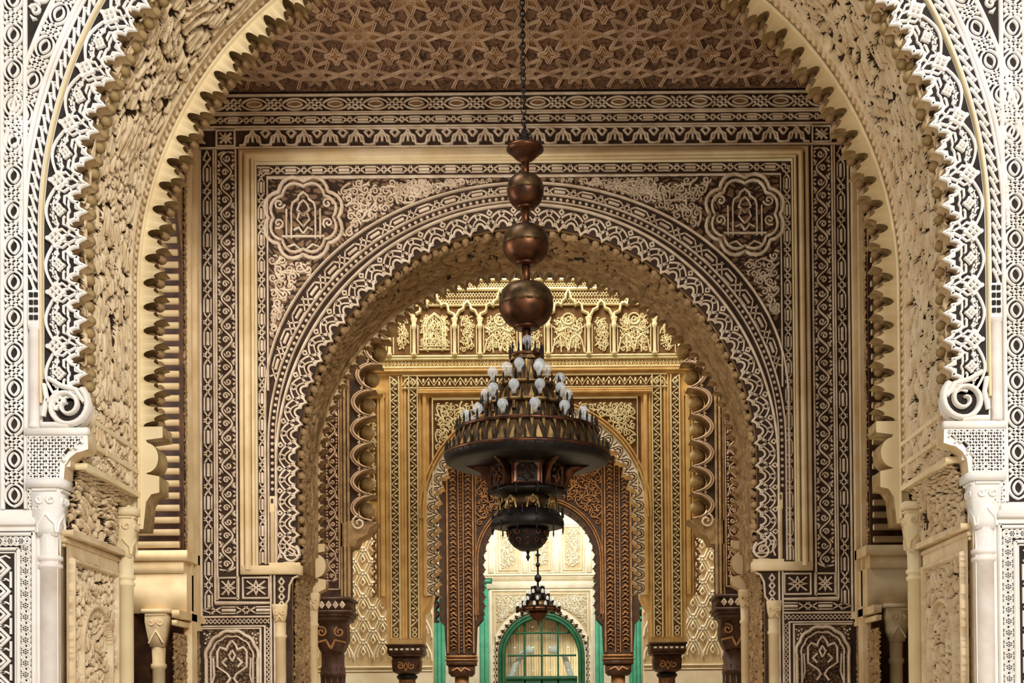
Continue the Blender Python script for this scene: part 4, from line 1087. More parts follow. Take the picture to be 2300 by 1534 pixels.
# frieze ground, stepped strips above
g = Geo(f4); prism(g, rect(780, 640, 1626, 806), 0, .01); g.build('frieze_ground', M_gground, W4r)
gS = Geo(f4)
for y, w in ((634, 7), (655, 8), (691, 3), (806, 6), (812, 4), (831, 6)): ribbon(gS, [(790, y), (1616, y)], w, .0, .06)
for y0, y1, P in ((640, 650, 12), (661, 674, 13), (676, 689, 13)):
    L = line(800, (y0 + y1) / 2, 1606, (y0 + y1) / 2); draw(gS, L, zig_pat(L.L, P, (y1 - y0) / 2, False) + zig_pat(L.L, P, -(y1 - y0) / 2, False), 3, .0, .03)
for y in (821,): L = line(800, y, 1606, y); draw(gS, L, zig_pat(L.L, 16, 6, True), 3, 0, .03)
gS.build('frieze_strips', M_ghi, W4r, **STUFF)
g = Geo(f4)                                                  # row of small dark windows with pointed finials under the eaves
prism(g, rect(880, 590, 1526, 631), 0, .02); g.build('eaves_board', M_dwood, W4r)
for i in range(19):
    x = 920 + i * 31.5
    g = Geo(f4); prism(g, [(x - 11, 629), (x - 11, 619), (x - 4, 617), (x - 3, 612), (x, 606), (x + 3, 612), (x + 4, 617), (x + 11, 619), (x + 11, 629)], .02, .06); g.build('eaves_bracket', M_black, W4r)
# colonnettes and niches of the arcade, alternating wide and narrow
cols4 = [878, 933, 1024, 1081, 1172, 1228, 1319, 1375, 1466, 1522]
cols4 = [CX4 + d for d in (-325, -270, -179, -122, -31 - 0, 25 + 6, 116 + 6, 172 + 7, 263 + 7, 319 + 6)]
gm = Geo(); r = 3.6 * k4; zz = lambda y: ZE + (VY - y) * k4
lathe(gm, [(r * 1.5, zz(806)), (r * 1.6, zz(801)), (r, zz(797)), (r, zz(746)), (r * 1.5, zz(744)), (r * 1.7, zz(736)), (r * 1.3, zz(732)), (r * 2.1, zz(724)), (r * 2.1, zz(721))], 0, 0, 10)
mcol = mesh_of(gm, 'niche_colonnette', [M_ghi], True)
for x in cols4:
    o = link('niche_colonnette', mcol, W4r); o.location = (f4(np.array([[x, 0, 0]]))[0][0], D4 - .07, 0)
xs4 = [cols4[0] - 56] + cols4 + [cols4[-1] + 56]
for i in range(len(xs4) - 1):
    a, b = xs4[i], xs4[i + 1]; c = (a + b) / 2; w = (b - a) / 2; wide = w > 36
    g = Geo(f4)
    if wide:
        P = [(-1, 722), (-.98, 712), (-.7, 706), (-.66, 692), (-.5, 688), (-.34, 694), (-.3, 684), (-.12, 678), (-.1, 668), (0, 658)]
    else:
        P = [(-1, 722), (-.8, 714), (-.62, 704), (-.3, 700), (-.22, 690), (0, 684)]
    Q = [(c + u * w, v) for u, v in P] + [(c - u * w, v) for u, v in P[::-1][1:]]
    ribbon(g, Q, 6.5, .01, .09, 1, ridge=.01)
    x0, x1 = a + 8, b - 8
    ribbon(g, [(x0, 800), (x0, 735)], 2.5, .01, .04, 1); ribbon(g, [(x1, 800), (x1, 735)], 2.5, .01, .04, 1)
    if wide and i in (1, 2, 8, 9, 3) and i % 4 != 0 or (wide and i in (2, 10)):
        for s in (1, .78):
            ribbon(g, [(c - 24 * s, 790), (c - 24 * s, 735), (c - 18 * s, 722 + 6 * (1 - s)), (c, 708 + 14 * (1 - s)), (c + 18 * s, 722 + 6 * (1 - s)), (c + 24 * s, 735), (c + 24 * s, 790)], 3, .01, .05, 1)
        ribbon(g, [(c - 34, 790), (c + 34, 790)], 3, .01, .05, 1); ribbon(g, [(c - 34, 783), (c + 34, 783)], 2.5, .01, .05, 1)
        for y in (725, 750): ribbon(g, [(c, y), (c + 9, y + 12), (c, y + 26), (c - 9, y + 12)], 3, .01, .045, 1, closed=True)
    elif wide:
        for d in (-1, 1):
            ribbon(g, [(c + d * 36, 798), (c + d * 30, 770), (c + d * 18, 758), (c + d * 6, 770), (c, 798)], 3.4, .01, .05, 1); ribbon(g, [(c + d * 18, 758), (c + d * 16, 798)], 3, .01, .045, 1)
            ribbon(g, [(c, 742), (c + d * 20, 752), (c + d * 36, 740)], 3, .01, .045, 1)
        ribbon(g, [(c + 13 * math.cos(q), 724 + 13 * math.sin(q)) for q in np.arange(14) * math.pi / 7], 3.4, .01, .05, 1, closed=True)
        ribbon(g, [(c + 5 * math.cos(q), 724 + 5 * math.sin(q)) for q in np.arange(8) * math.pi / 4], 3, .01, .05, 1, closed=True)
    fill(g, lambda x, y: x0 + 4 < x < x1 - 4 and 712 < y < 796, (x0 + 6, 716, x1 - 5, 797), 13, 2.6, .01, .035, 1, ridge=.004, seed=20 + i)
    prism(g, rect(x0, 728, x1, 800), .008, .012, 0)
    g.build('niche', [M_nich if 'M_nich' in globals() else M_gground, M_ghi], W4r)
# zigzag band, gold mouldings and pillars
gS = Geo(f4)
L = line(905, 863, 1501, 863); draw(gS, L, zig_pat(L.L, 24, 10), 3.4, .012, .04)
for y in (849, 877): ribbon(gS, [(CX4 - 297, y), (CX4 + 297, y)], 3, 0, .05)
gg = Geo(f4); prism(gg, rect(CX4 - 300, 850, CX4 + 300, 876), 0, .012); 
for sd in (-1, 1):
    fm = mir(f4, CX4, sd); gs2 = Geo(fm); gg2 = Geo(fm)
    for u0, u1 in ((264, 283), (306, 325)):
        prism(gg2, rect(u0, 852, u1, 1436), 0, .012); um = (u0 + u1) / 2
        L = line(um, 1412, um, 852); draw(gs2, L, zig_pat(L.L, 27, 8.5), 3.2, .012, .04)
        for u in (u0, u1): ribbon(gs2, [(u, 1440), (u, 850)], 3, 0, .05)
        for yy in (1420, 1431): ribbon(gs2, [(um + 4.5 * math.cos(q), yy + 4.5 * math.sin(q)) for q in np.arange(8) * math.pi / 4], 2.6, .012, .04, closed=True)
        prism(gg2, rect(u0 - 1, 852, u1 + 1, 876), .012, .03); ribbon(gs2, [(um - 6, 864), (um, 857), (um + 6, 864), (um, 871)], 3, .03, .05, closed=True)
    gs2.build('zigzag_band', M_ghi, W4r, **STUFF); gg2.build('band_ground', M_gground, W4r)
    g = Geo(fm)
    for u, w, h in ((248, 10, .07), (258, 4, .04), (334, 4, .04), (343, 12, .07), (352, 5, .04)): ribbon(g, [(u, 1345 if w > 4 else 1440), (u, 884)], w, 0, h)
    ribbon(g, [(292, 1440), (292, 850)], 6, -.0, .02); ribbon(g, [(299, 1440), (299, 850)], 5, -.0, .03)
    g.build('pillar_moulding', M_ggold, W4r)
    g = Geo(fm); ribbon(g, [(289, 1440), (289, 850)], 4, 0, .006); ribbon(g, [(234, 1090), (234, 898)], 9, 0, .006); g.build('dark_groove', M_gground, W4r)
    g = Geo(fm); prism(g, rect(340, 880, 373, 893), 0, .12, bev=2); prism(g, rect(336, 893, 366, 899), 0, .06); g.build('outer_cornice', M_ggold, W4r)
    g = Geo(fm); prism(g, rect(356, 900, 372, 1130), 0, .012, 0)
    fill(g, lambda x, y: 357 < x < 371 and 903 < y < 1125, (360, 906, 371, 1125), 11, 2.6, .012, .04, 1, seed=44); g.build('outer_carving', [M_gground, M_ghi], W4r)
    # scalloped edge of the side opening
    sp_ = Path([(362, 1345), (362, 1195)] + [(407 - 46 * math.cos(a), 1195 - 52 * math.sin(a)) for a in np.linspace(0, math.pi / 2, 12)])
    E, n_, p_ = scallop_edge(sp_.L, 22, 10); Ep = np.c_[E[:, 0], E[:, 1]]
    g = Geo(fm); strip_plate(g, sp_, np.c_[E[:, 0], -E[:, 1]] + [0, 0], 12, -.1, .03, 0, 0) if False else None
    pts = sp_.map(np.c_[Ep[:, 0], 12 - Ep[:, 1] * 1.0])
    draw(g, sp_, [(np.c_[Ep[:, 0], -6 + Ep[:, 1]], 1)], 5, -.01, .04, clip=None); draw(g, sp_, bands_pat(sp_.L, 1, (6,)), 4, 0, .05, clip=None)
    g.build('side_scallops', M_brown, W4r)
gS.build('zigzag_band', M_ghi, W4r, **STUFF); gg.build('band_ground', M_gground, W4r)
g = Geo(f4)
for y, w, h in ((883, 6, .07), (889, 5, .10), (839, 8, .08), (845, 5, .05)): ribbon(g, [(CX4 - (262 if y > 860 else 372), y), (CX4 + (262 if y > 860 else 372), y)], w, 0, h)
g.build('cornice', M_ggold, W4r)
# spandrels, arch ring, white scallops
E_o = arch(CX4, 258, 256, 1160, 1170)
def reg4(x, y): return abs(x - CX4) < 226 and 906 < y < 1075 and ((x - CX4) / 258) ** 2 + (min(0, y - 1160) / 258) ** 2 > 1
g = Geo(f4)
for sd in (-1, 1):
    P = [(229, 900), (229, 1120)] + [(q, 1160 - math.sqrt(max(0, 256 ** 2 - q * q))) for q in np.linspace(229, 12, 24)] + [(12, 900)]
    prism(g, [(CX4 + sd * u, v) for u, v in P], 0, .012, 0)
fill(g, reg4, (CX4 - 224, 908, CX4 + 224, 1075), 17, 3.2, .012, .05, 1, ridge=.006, seed=61)
ribbon(g, [(CX4 - 230, 1120), (CX4 - 230, 901), (CX4 + 230, 901), (CX4 + 230, 1120)], 3.5, 0, .05, 1)
g.build('spandrel_scrolls', [M_gground, M_ghi], W4r, **STUFF)
g = Geo(f4); draw(g, E_o, bands_pat(E_o.L, 1, (1, -6)), 5, 0, .07, ridge=.01); draw(g, E_o, bands_pat(E_o.L, 1, (-3,)), 4, 0, .03); g.build('arch_roll', M_ggold, W4r)
tp4 = arch(CX4, 214, 216, 1162, 1345); E6, n6, p6 = scallop_edge(tp4.L, 31, 17)
g = Geo(f4); strip_plate(g, tp4, E6, 34, -.35, .02, 0, 1); g.build('scalloped_border', [M_far, M_ggold], W4r)
gS = Geo(f4); draw(gS, tp4, [(E6 + [0, 6], 1)], 2.2, .02, .024, clip=None)
for k in range(n6):
    s = -tp4.L / 2 + (k + .5) * p6
    for q in ([(s - 13, 12), (s - 7, 26), (s, 30), (s + 7, 26), (s + 13, 12)], [(s - 6, 20), (s, 25), (s + 6, 20)], [(s - 15, 30), (s - 15, 18)]): ribbon(gS, tp4.map(q), 2.6, .02, .024)
gS.build('scallop_lines', M_gground, W4r, **STUFF)
# corbels and carved capitals with columns
for sd, side in ((-1, 'left'), (1, 'right')):
    cx = CX4 + sd * 296
    c = root('column', tuple(f4(np.array([[cx, 1620, -.35]]))[0] * [1, 1, 0]), label='dark wooden column with white-dotted capital under the %s golden pillar' % side, category='column', group='columns of the golden pillars')
    g = Geo(); r = 17 * k4
    lathe(g, [(r * 1.5, 0), (r * 1.5, .25), (r, .35), (r, zz(1530)), (r * 1.15, zz(1528))], 0, 0, 20)
    for q in range(12): a = q * math.pi / 6; box(g, r * math.cos(a) - .012, r * math.sin(a) - .012, .4, r * math.cos(a) + .012, r * math.sin(a) + .012, zz(1530))
    g.build('shaft', M_brown, c)
    g = Geo(); lathe(g, [(r * 1.2, zz(1530)), (r * 1.45, zz(1524)), (r * 1.2, zz(1518))], 0, 0, 20); g.build('necking', M_iron, c, True)
    g = Geo(); h = 30 * k4
    lathe(g, [(h * 1.05, zz(1517)), (h * 1.42, zz(1511)), (h * 1.5, zz(1488)), (h * 1.42, zz(1484)), (h * 1.5, zz(1478))], 0, 0, 4, phase=math.pi / 4)
    gf = Geo(lambda A: np.stack([A[:, 0], -h * 1.06 - A[:, 2], A[:, 1]], 1))
    for d in (-1, 1): ribbon(gf, spiral(d * .09, zz(1500), .06, 1.3, 2, 12, d), .025, -.02, .03, 1); ribbon(gf, [(0, zz(1492)), (d * .03, zz(1502)), (0, zz(1511))], .02, -.02, .03, 1)
    base = g.n; vv = np.concatenate(gf.V); g.V.append(vv); g.n += len(vv)
    for F, m in gf.F: g.F.append((F + base, m))
    g.build('capital', [M_dwood, M_brownhi], c)
    g = Geo(); b = 36 * k4
    box(g, -b, -.37, zz(1478), b, .37, zz(1473)); box(g, -b - .02, -.39, zz(1473), b + .02, .39, zz(1455)); box(g, -b - .04, -.41, zz(1456), b + .04, .41, zz(1452))
    for i in range(6): x = (i - 2.5) * .085; box(g, x - .024, -.41, zz(1466), x + .024, -.38, zz(1462), 1)
    g.build('abacus', [M_dwood, M_far], c)

# ------------------------------------------------------------------ white carved screens behind the side openings of the golden wall
D5 = 24.0; f5 = front(D5)
for sd, side in ((-1, 'left'), (1, 'right')):
    rt = wall_root('wall_carved_' + side, 'white carved plaster wall behind the %s side opening of the golden wall' % side)
    fm = mir(f5, 1206.0, sd)
    g = Geo(fm); prism(g, rect(237, 900, 620, 2130), -.4, 0, back=True); g.build('wall_body', M_farg, rt)
    gS = Geo(fm); P = 44; Q = 52
    for j in range(-1, 14):
        for i in range(0, 9):
            x, y = 238 + i * P + (P / 2 if j % 2 else 0), 1128 + j * Q / 2 + 0
            if y > 1502 or x > 500 or x < 237 + P / 2: continue
            for s in (1, .62):
                ribbon(gS, [(x - P / 2 * s, y + 24 * s), (x - P / 2 * s * .92, y + 8 * s), (x - P * .25 * s, y - 12 * s), (x, y - 24 * s), (x + P * .25 * s, y - 12 * s), (x + P / 2 * s * .92, y + 8 * s), (x + P / 2 * s, y + 24 * s)], 4.2 if s == 1 else 3, 0, .016)
            ribbon(gS, [(x, y - 6), (x + 5, y + 3), (x, y + 11), (x - 5, y + 3)], 3, 0, .025, closed=True)
    for y in (1503, 1512): ribbon(gS, [(237, y), (500, y)], 3, 0, .035)
    L = line(222, 1507, 500, 1507)
    gS.build('scale_pattern', M_far, rt, **STUFF)
    g = Geo(fm); prism(g, rect(237, 1516, 520, 2130), 0, .03); g.build('plain_dado', M_far, rt)

# ================================================================== BROWN WOODEN ARCH behind the golden wall
D6, CX6 = 30.0, 1210.0
f6 = front(D6); k6 = f6.k
W6r = wall_root('wall_wooden', 'reddish brown carved wooden arch wall with white scallops behind the golden arch')
A6 = arch(CX6, 128, 126, 1266, 1385)
g = Geo(f6); inn = [tuple(p) for p in A6.P]
prism(g, [(985, 1400), (985, 980), (1435, 980), (1435, 1400), (CX6 + 214, 1412), (CX6 + 210, 1478), (CX6 + 145, 1478), (CX6 + 142, 1412), (CX6 + 128, 1396)] + inn[::-1] + [(CX6 - 128, 1396), (CX6 - 142, 1412), (CX6 - 145, 1478), (CX6 - 210, 1478), (CX6 - 214, 1412)], -.6, 0, 0, 0, back=True)
g.build('wall_body', M_bgr, W6r)
for sd, side in ((-1, 'left'), (1, 'right')):
    fm = mir(f6, CX6, sd); g = Geo(fm)
    for u, w, h in ((148, 4, .09), (170, 2.6, .06), (181, 2.6, .06), (206, 4, .09)): ribbon(g, [(u, 1474), (u, 1040)], w, 0, h)
    L = line(175.5, 1470, 175.5, 1040); draw(g, L, [(np.array([(s, -1.2), (s + 3, 1.2)]), 1) for s in np.arange(-L.L / 2, L.L / 2, 8)], 2.6, 0, .04)
    g.build('pillar_moulding', M_brown, W6r)
    g = Geo(fm)
    for um in (159, 193):
        for y in np.arange(1050, 1466, 20.0):
            ribbon(g, [(um - 7, y), (um - 2, y - 6), (um + 6, y - 5), (um + 3, y)], 2.8, 0, .05); ribbon(g, [(um - 6, y + 6), (um + 1, y + 3), (um + 7, y + 8)], 2.8, 0, .05); ribbon(g, [(um - 4, y + 11), (um + 3, y + 12)], 2.6, 0, .05)
    g.build('script_like_band', M_brown, W6r, **STUFF)
    g = Geo(fm)
    fill(g, lambda x, y: 20 < x < 142 and 1048 < y < 1262 and math.hypot(x, y - 1266) > 150, (20, 1050, 143, 1262), 19, 3, 0, .05, ridge=.008, seed=81)
    ribbon(g, [(142, 1400), (142, 1040)], 2.5, 0, .05); g.build('spandrel_scrolls', M_brown, W6r, **STUFF)
    # outer scalloped edge of the pillar
    op = Path([(214, 1410), (214, 1045)]); E, n_, p_ = scallop_edge(op.L, 21, 8)
    g = Geo(fm); strip_plate(g, Path([(224, 1045), (224, 1405)]), np.c_[E[:, 0] * op.L / op.L, E[:, 1]] * [360 / op.L, 1], 14, -.3, .02); g.build('outer_scallops', M_bgr, W6r)
    cx = CX6 + sd * 177
    c = root('column', tuple(f6(np.array([[cx, 1620, -.3]]))[0] * [1, 1, 0]), label='short brown wooden capital and column under the %s reddish brown pillar' % side, category='column', group='columns of the reddish brown pillars')
    z6 = lambda y: ZE + (VY - y) * k6
    g = Geo(); lathe(g, [(.22, 0), (.22, .25), (.16, .35), (.16, z6(1524))], 0, 0, 16); g.build('shaft', M_brown, c)
    g = Geo(); lathe(g, [(.32, z6(1525)), (.40, z6(1518)), (.41, z6(1500))], 0, 0, 4, phase=math.pi / 4)
    gf = Geo(lambda A: np.stack([A[:, 0], -.28 - A[:, 2], A[:, 1]], 1)); ribbon(gf, [(-.2, z6(1512)), (-.08, z6(1506)), (0, z6(1514)), (.08, z6(1506)), (.2, z6(1512))], .04, -.02, .03, 1)
    base = g.n; vv = np.concatenate(gf.V); g.V.append(vv); g.n += len(vv)
    for F, m in gf.F: g.F.append((F + base, m))
    g.build('capital', [M_dwood, M_brownhi], c)
    g = Geo(); box(g, -.33, -.33, z6(1500), .33, .33, z6(1490), 0); box(g, -.35, -.35, z6(1490), .35, .35, z6(1486), 1); box(g, -.34, -.34, z6(1483), .34, .34, z6(1478), 1); box(g, -.32, -.32, z6(1486), .32, .32, z6(1483), 0); g.build('abacus', [M_dwood, M_brown], c)
tp6 = arch(CX6, 120, 120, 1266, 1388); E7, n7, p7 = scallop_edge(tp6.L, 21, 8)
g = Geo(f6); strip_plate(g, tp6, E7, 12, -.2, .02, 0, 1); g.build('scalloped_border', [M_bgr, M_brown], W6r)
E_o6 = arch(CX6, 138, 137, 1266, 1388); g = Geo(f6); draw(g, E_o6, bands_pat(E_o6.L, 1, (0, 5)), 3.4, 0, .06, ridge=.01); g.build('arch_roll', M_brown, W6r)

# ================================================================== FAR WHITE WALL with the green arched window
D7, CX7 = 38.0, 1214.0
f7 = front(D7); k7 = f7.k
W7r = wall_root('wall_back', 'far white plaster wall with carved niches, teal shutters and the green arched window')
A7 = arch(CX7, 99, 102, 1482, 1500)
g = Geo(f7); prism(g, [(880, 1770), (880, 1000), (1560, 1000), (1560, 1770), (CX7 + 99, 1770), (CX7 + 99, 1500)] + [tuple(p) for p in A7.P[::-1]] + [(CX7 - 99, 1500), (CX7 - 99, 1770)], -.5, 0, 0, 0, back=True); g.build('wall_body', M_far, W7r)
for i, cx in enumerate((1141, 1214, 1285)):
    g = Geo(f7); prism(g, rect(cx - 26, 1190, cx + 26, 1294), 0, .01, 0)
    for d in (26, 20): ribbon(g, rect(cx - d, 1185 + (26 - d), cx + d, 1294 - (26 - d)), 3, 0, .06, 1, closed=True)
    fill(g, lambda x, y: abs(x - cx) < 17 and 1196 < y < 1284, (cx - 14, 1200, cx + 17, 1284), 12, 2.6, .01, .06, 1, ridge=.01, seed=90 + i)
    g.build('niche_panel', [M_farg, M_far], W7r)
for cx in (1102, 1177.5, 1249.5, 1322):
    g = Geo(f7); prism(g, rect(cx - 6, 1245, cx + 6, 1294), 0, .06, bev=1); prism(g, [(cx - 6, 1245), (cx - 11, 1236), (cx - 11, 1190), (cx + 11, 1190), (cx + 11, 1236), (cx + 6, 1245)], 0, .04); g.build('pilaster', M_far, W7r)
g = Geo(f7); prism(g, rect(1085, 1300, 1345, 1312), 0, .03, 1)
L = line(1085, 1306, 1345, 1306); draw(g, L, zig_pat(L.L, 7, 4.5, False) + zig_pat(L.L, 7, -4.5, False), 2, .03, .06, 0); prism(g, rect(1085, 1296, 1345, 1300), 0, .08); prism(g, rect(1092, 1313, 1340, 1330), 0, .10, bev=1.5)
g.build('cornice', [M_far, M_farg], W7r)
E_w = arch(CX7, 106, 108, 1482, 1640)
g = Geo(f7); 
pl = [(1098, 1640), (1098, 1331), (1330, 1331), (1330, 1640)]; prism(g, pl + [tuple(p) for p in arch(CX7, 103, 105, 1482, 1640).P[::-1]], 0, .008, 1)
ribbon(g, [(1101, 1640), (1101, 1333), (1327, 1333), (1327, 1640)], 6, 0, .06)
ribbon(g, [(1110, 1640), (1110, 1342), (1318, 1342), (1318, 1640)], 2.4, 0, .05)
fill(g, lambda x, y: 1112 < x < 1316 and 1344 < y < 1520 and math.hypot(x - CX7, min(0, y - 1482)) > 118, (1114, 1347, 1316, 1530), 9, 2.2, .008, .05, 0, ridge=.01, seed=95)
g.build('carved_surround', [M_far, M_farg], W7r, **STUFF)
tp7 = arch(CX7, 100, 102, 1482, 1560); E8, n8, p8 = scallop_edge(tp7.L, 14.5, 8)
g = Geo(f7); strip_plate(g, tp7, E8, 13, -.12, .05, 0, 1); g.build('scalloped_border', [M_far, M_dwood], W7r)
mdk = ball_mesh('dark_lobe', .05, [M_dwood], 7, 4)
for k in range(n8):
    p = tp7.map([(-tp7.L / 2 + (k + .5) * p8, 3)])[0]
    if p[1] > 1545: continue
    o = link('dark_lobe', mdk, W7r); o.location = f7(np.array([[p[0], p[1], .0]]))[0]
# teal shutters and their green caps
for x0, x1, y0, side in ((962, 998, 1352, 'outer left'), (1076, 1096, 1318, 'inner left'), (1334, 1352, 1318, 'inner right'), (1410, 1452, 1352, 'outer right')):
    g = Geo(f7); prism(g, rect(x0, y0, x1, 1770), 0, .05)
    nb = max(1, int((x1 - x0) / 8))
    nd = globals().get('nd', 0) + 1
    c = root('shutter_%d' % nd, kind='structure', label='teal painted boarded shutter panel on the far white wall, %s of the green window' % side, category='shutter')
    g.build('shutter_backing', M_green, c)
    for i in range(nb):
        w = (x1 - x0) / nb; g = Geo(f7); prism(g, rect(x0 + i * w + .4, y0 + 1, x0 + (i + 1) * w - .4, 1770), .05, .08, bev=.5); g.build('board', M_teal, c)
    if 'inner' in side:
        g = Geo(f7); prism(g, rect(x0 - 3, y0 - 12, x1 + 8 if x0 < 1200 else x1 + 3, y0), 0, .12, bev=1); prism(g, rect(x0 - 1, y0 - 9, x1 + 5 if x0 < 1200 else x1, y0 - 4), .12, .14, 1); g.build('green_cap', [M_green, M_teal], c)
# window: green frame, glazing bars, panes; curtains behind
WN = root('window_1', kind='structure', label='green framed arched window in the far white wall', category='window')
g = Geo(f7)
for a, w, h in ((93, 9, .04), (86, 8, .09)):
    P = arch(CX7, a, a + 3, 1482, 1620).P; ribbon(g, P, w, -.25, h, 0)
g.build('green_frame', M_green, WN)
g = Geo(f7)
for x in (1176, 1214, 1251): ribbon(g, [(x, 1620), (x, 1395)], 4.5, -.2, -.10)
for y in (1428, 1479): ribbon(g, [(CX7 - 78, y), (CX7 + 78, y)], 4.5, -.2, -.09)
g.build('glazing_bar', M_green, WN)
g = Geo(f7); ribbon(g, [(CX7 - 80, 1530), (CX7 + 80, 1530)], 10, -.25, -.05); prism(g, rect(CX7 - 80, 1534, CX7 + 80, 1620), -.2, -.1); g.build('bottom_rail', M_green, WN)
xs7 = [CX7 - 80, 1176, 1214, 1251, CX7 + 80]; ys7 = [1394, 1428, 1479, 1530]
for i in range(4):
    for j in range(3):
        x0, x1, y0, y1 = xs7[i] + 2, xs7[i + 1] - 2, ys7[j] + 2, ys7[j + 1] - 2
        if j == 0 and i in (0, 3): pl = [(x0, y1), (x0 if i == 3 else x1 - 4, y0 + 6), (x1 if i == 0 else x0 + 4, y0 - 2), (x1, y1)] if i == 0 else [(x0, y1), (x0, y0 - 2), (x0 + 8, y0 + 4), (x1, y1)]
        else: pl = rect(x0, y0, x1, y1)
        g = Geo(f7); prism(g, pl, -.17, -.155, back=True); g.build('pane', M_glass, WN)
f8 = front(38.45)
for sd, side in ((-1, 'left'), (1, 'right')):
    c = root('curtain', (0, 0, 0), label='beige pleated curtain behind the %s half of the green window' % side, category='curtain', group='curtains of the green window')
    g = Geo(f8); x0, x1 = (1120, 1213) if sd < 0 else (1215, 1308); n = 90
    xs = np.linspace(x0, x1, n); hh = .05 * np.sin(np.arange(n) * 1.15) + .03 * np.sin(np.arange(n) * .41 + sd)
    V = np.concatenate([np.c_[xs, np.full(n, y), hh] for y in (1370, 1700)]); i = np.arange(n - 1); g.add(V, np.stack([i, i + 1, i + 1 + n, i + n], 1)); g.build('pleated_cloth', M_curt, c, True)
    fm = Geo(f8)
    cx = 1186 if sd < 0 else 1242
    # white tie: bunched bow and a long tail
    t = root('tieback', (0, 0, 0), label='white cloth tieback with a long tail on the %s curtain of the green window' % side, category='tieback', group='white curtain tiebacks')
    g = Geo(f8); rr2 = random.Random(sd + 5)
    pl = [(cx - 12, 1474), (cx - 12, 1462), (cx - 8, 1458), (cx - 4, 1461), (cx, 1457), (cx + 5, 1461), (cx + 9, 1458), (cx + 12, 1462), (cx + 10, 1474), (cx + 4, 1477), (cx - 5, 1476)]
    prism(g, pl, .08, .16, bev=2); g.build('bow', M_wcloth, t)
    g = Geo(f8)
    if sd < 0: P = [(1178, 1478), (1165, 1486), (1156, 1500), (1148, 1520), (1143, 1530)]
    else: P = [(1263, 1478), (1268, 1490), (1274, 1508), (1280, 1530)]
    ribbon(g, P, np.linspace(12, 15, len(P)), .08, .15, ridge=.02); g.build('tail', M_wcloth, t)
    if sd < 0:
        g = Geo(f8); ribbon(g, [(1165, 1474), (1176, 1471), (1182, 1468)], 6, .08, .14); g.build('knot', M_wcloth, t)
g = Geo(); box(g, -3, 39.2, 0, 3, 39.3, 6); g.build('wall_room_beyond', M_curt, None, kind='structure', label='plain beige wall of the room behind the green window', category='wall')

# ------------------------------------------------------------------ patio side walls and the ceilings that are closed
for sd, side in ((-1, 'left'), (1, 'right')):
    g = Geo(); x0, x1 = sorted((sd * 4.6, sd * 4.9)); box(g, x0, 11.6, 0, x1, 40, 9.5)
    g.build('wall_patio_' + side, M_far, None, kind='structure', label='plain pale outer wall on the %s of the patio' % side, category='wall')
g = Geo(); box(g, -4.9, 27.2, 8.2, 4.9, 30.6, 8.4); g.build('ceiling_gallery', M_dwood, None, kind='structure', label='dark wooden ceiling of the gallery before the reddish brown arch', category='ceiling')
g = Geo(); box(g, -4.9, 9.75, 8.6, 4.9, 12.3, 8.8); g.build('ceiling_hall', M_dwood, None, kind='structure', label='dark flat upper ceiling above the first hall', category='ceiling')

# ================================================================== BIG HANGING LAMP in the first hall
DL = 10.0; kL = DL / FPX; XLm = (1185 - VX) * kL
zl = lambda y: ZE + (VY - 6 - y) * kL
LP = root('chandelier', (XLm, DL, zl(1045)), label='large tiered copper chandelier with clear bulbs hanging in the first hall', category='chandelier')
def lp(g, name, m, smooth=False, parent=None, **kw):
    par = parent or LP; base = np.array(LP.location)
    g.V = [v - base for v in g.V]
    return g.build(name, m, par, smooth, **kw)
def llathe(prof, name, m, n=28, smooth=True, phase=0.0, parent=None, cap=True):
    g = Geo(); lathe(g, [(r * kL, zl(y)) for r, y in prof], XLm, DL, n, phase=phase, cap=cap); return lp(g, name, m, smooth, parent)
llathe([(3, 322), (38, 324), (42, 329), (42, 334), (36, 338), (28, 346), (20, 354), (9, 360), (8, 366)][::-1], 'canopy_cup', M_copper)
for y0, y1, r in ((360, 398, 9), (462, 512, 9), (585, 645, 9.5), (728, 785, 10)):
    llathe([(r, y1), (r, y0)], 'stem', M_copper, 14)
for yc, r, h in ((428, 41, 38), (549, 51, 45), (686, 60, 52)):
    t = np.linspace(.12, math.pi - .12, 13)
    g = Geo(); nn = 40; pr = np.array([(r * math.sin(a) ** .85, yc + h * math.cos(a)) for a in t])
    lathe(g, [(q * kL, zl(y)) for q, y in pr], XLm, DL, nn)
    v = g.V[0]; c = np.array([XLm, DL]); ang = np.arctan2(v[:, 1] - c[1], v[:, 0] - c[0]); s = 1 + .018 * np.sign(np.sin(ang * 20 + .1)); v[:, :2] = c + (v[:, :2] - c) * s[:, None]
    b = lp(g, 'gourd_ball', M_copper, True)
    llathe([(r * .42, yc + h * .98 + 2), (r * .50, yc + h * .95), (r * .50, yc + h * .88), (r * .3, yc + h * .84)], 'ball_collar', M_copper, 20)
    llathe([(r * 1.012, yc + h * .02), (r * 1.02, yc - h * .12), (r * 1.0, yc - h * .38), (r * .90, yc - h * .66), (r * .70, yc - h * .88), (r * .2, yc - h * 1.04)], 'olive_cap', M_bronze, 28)
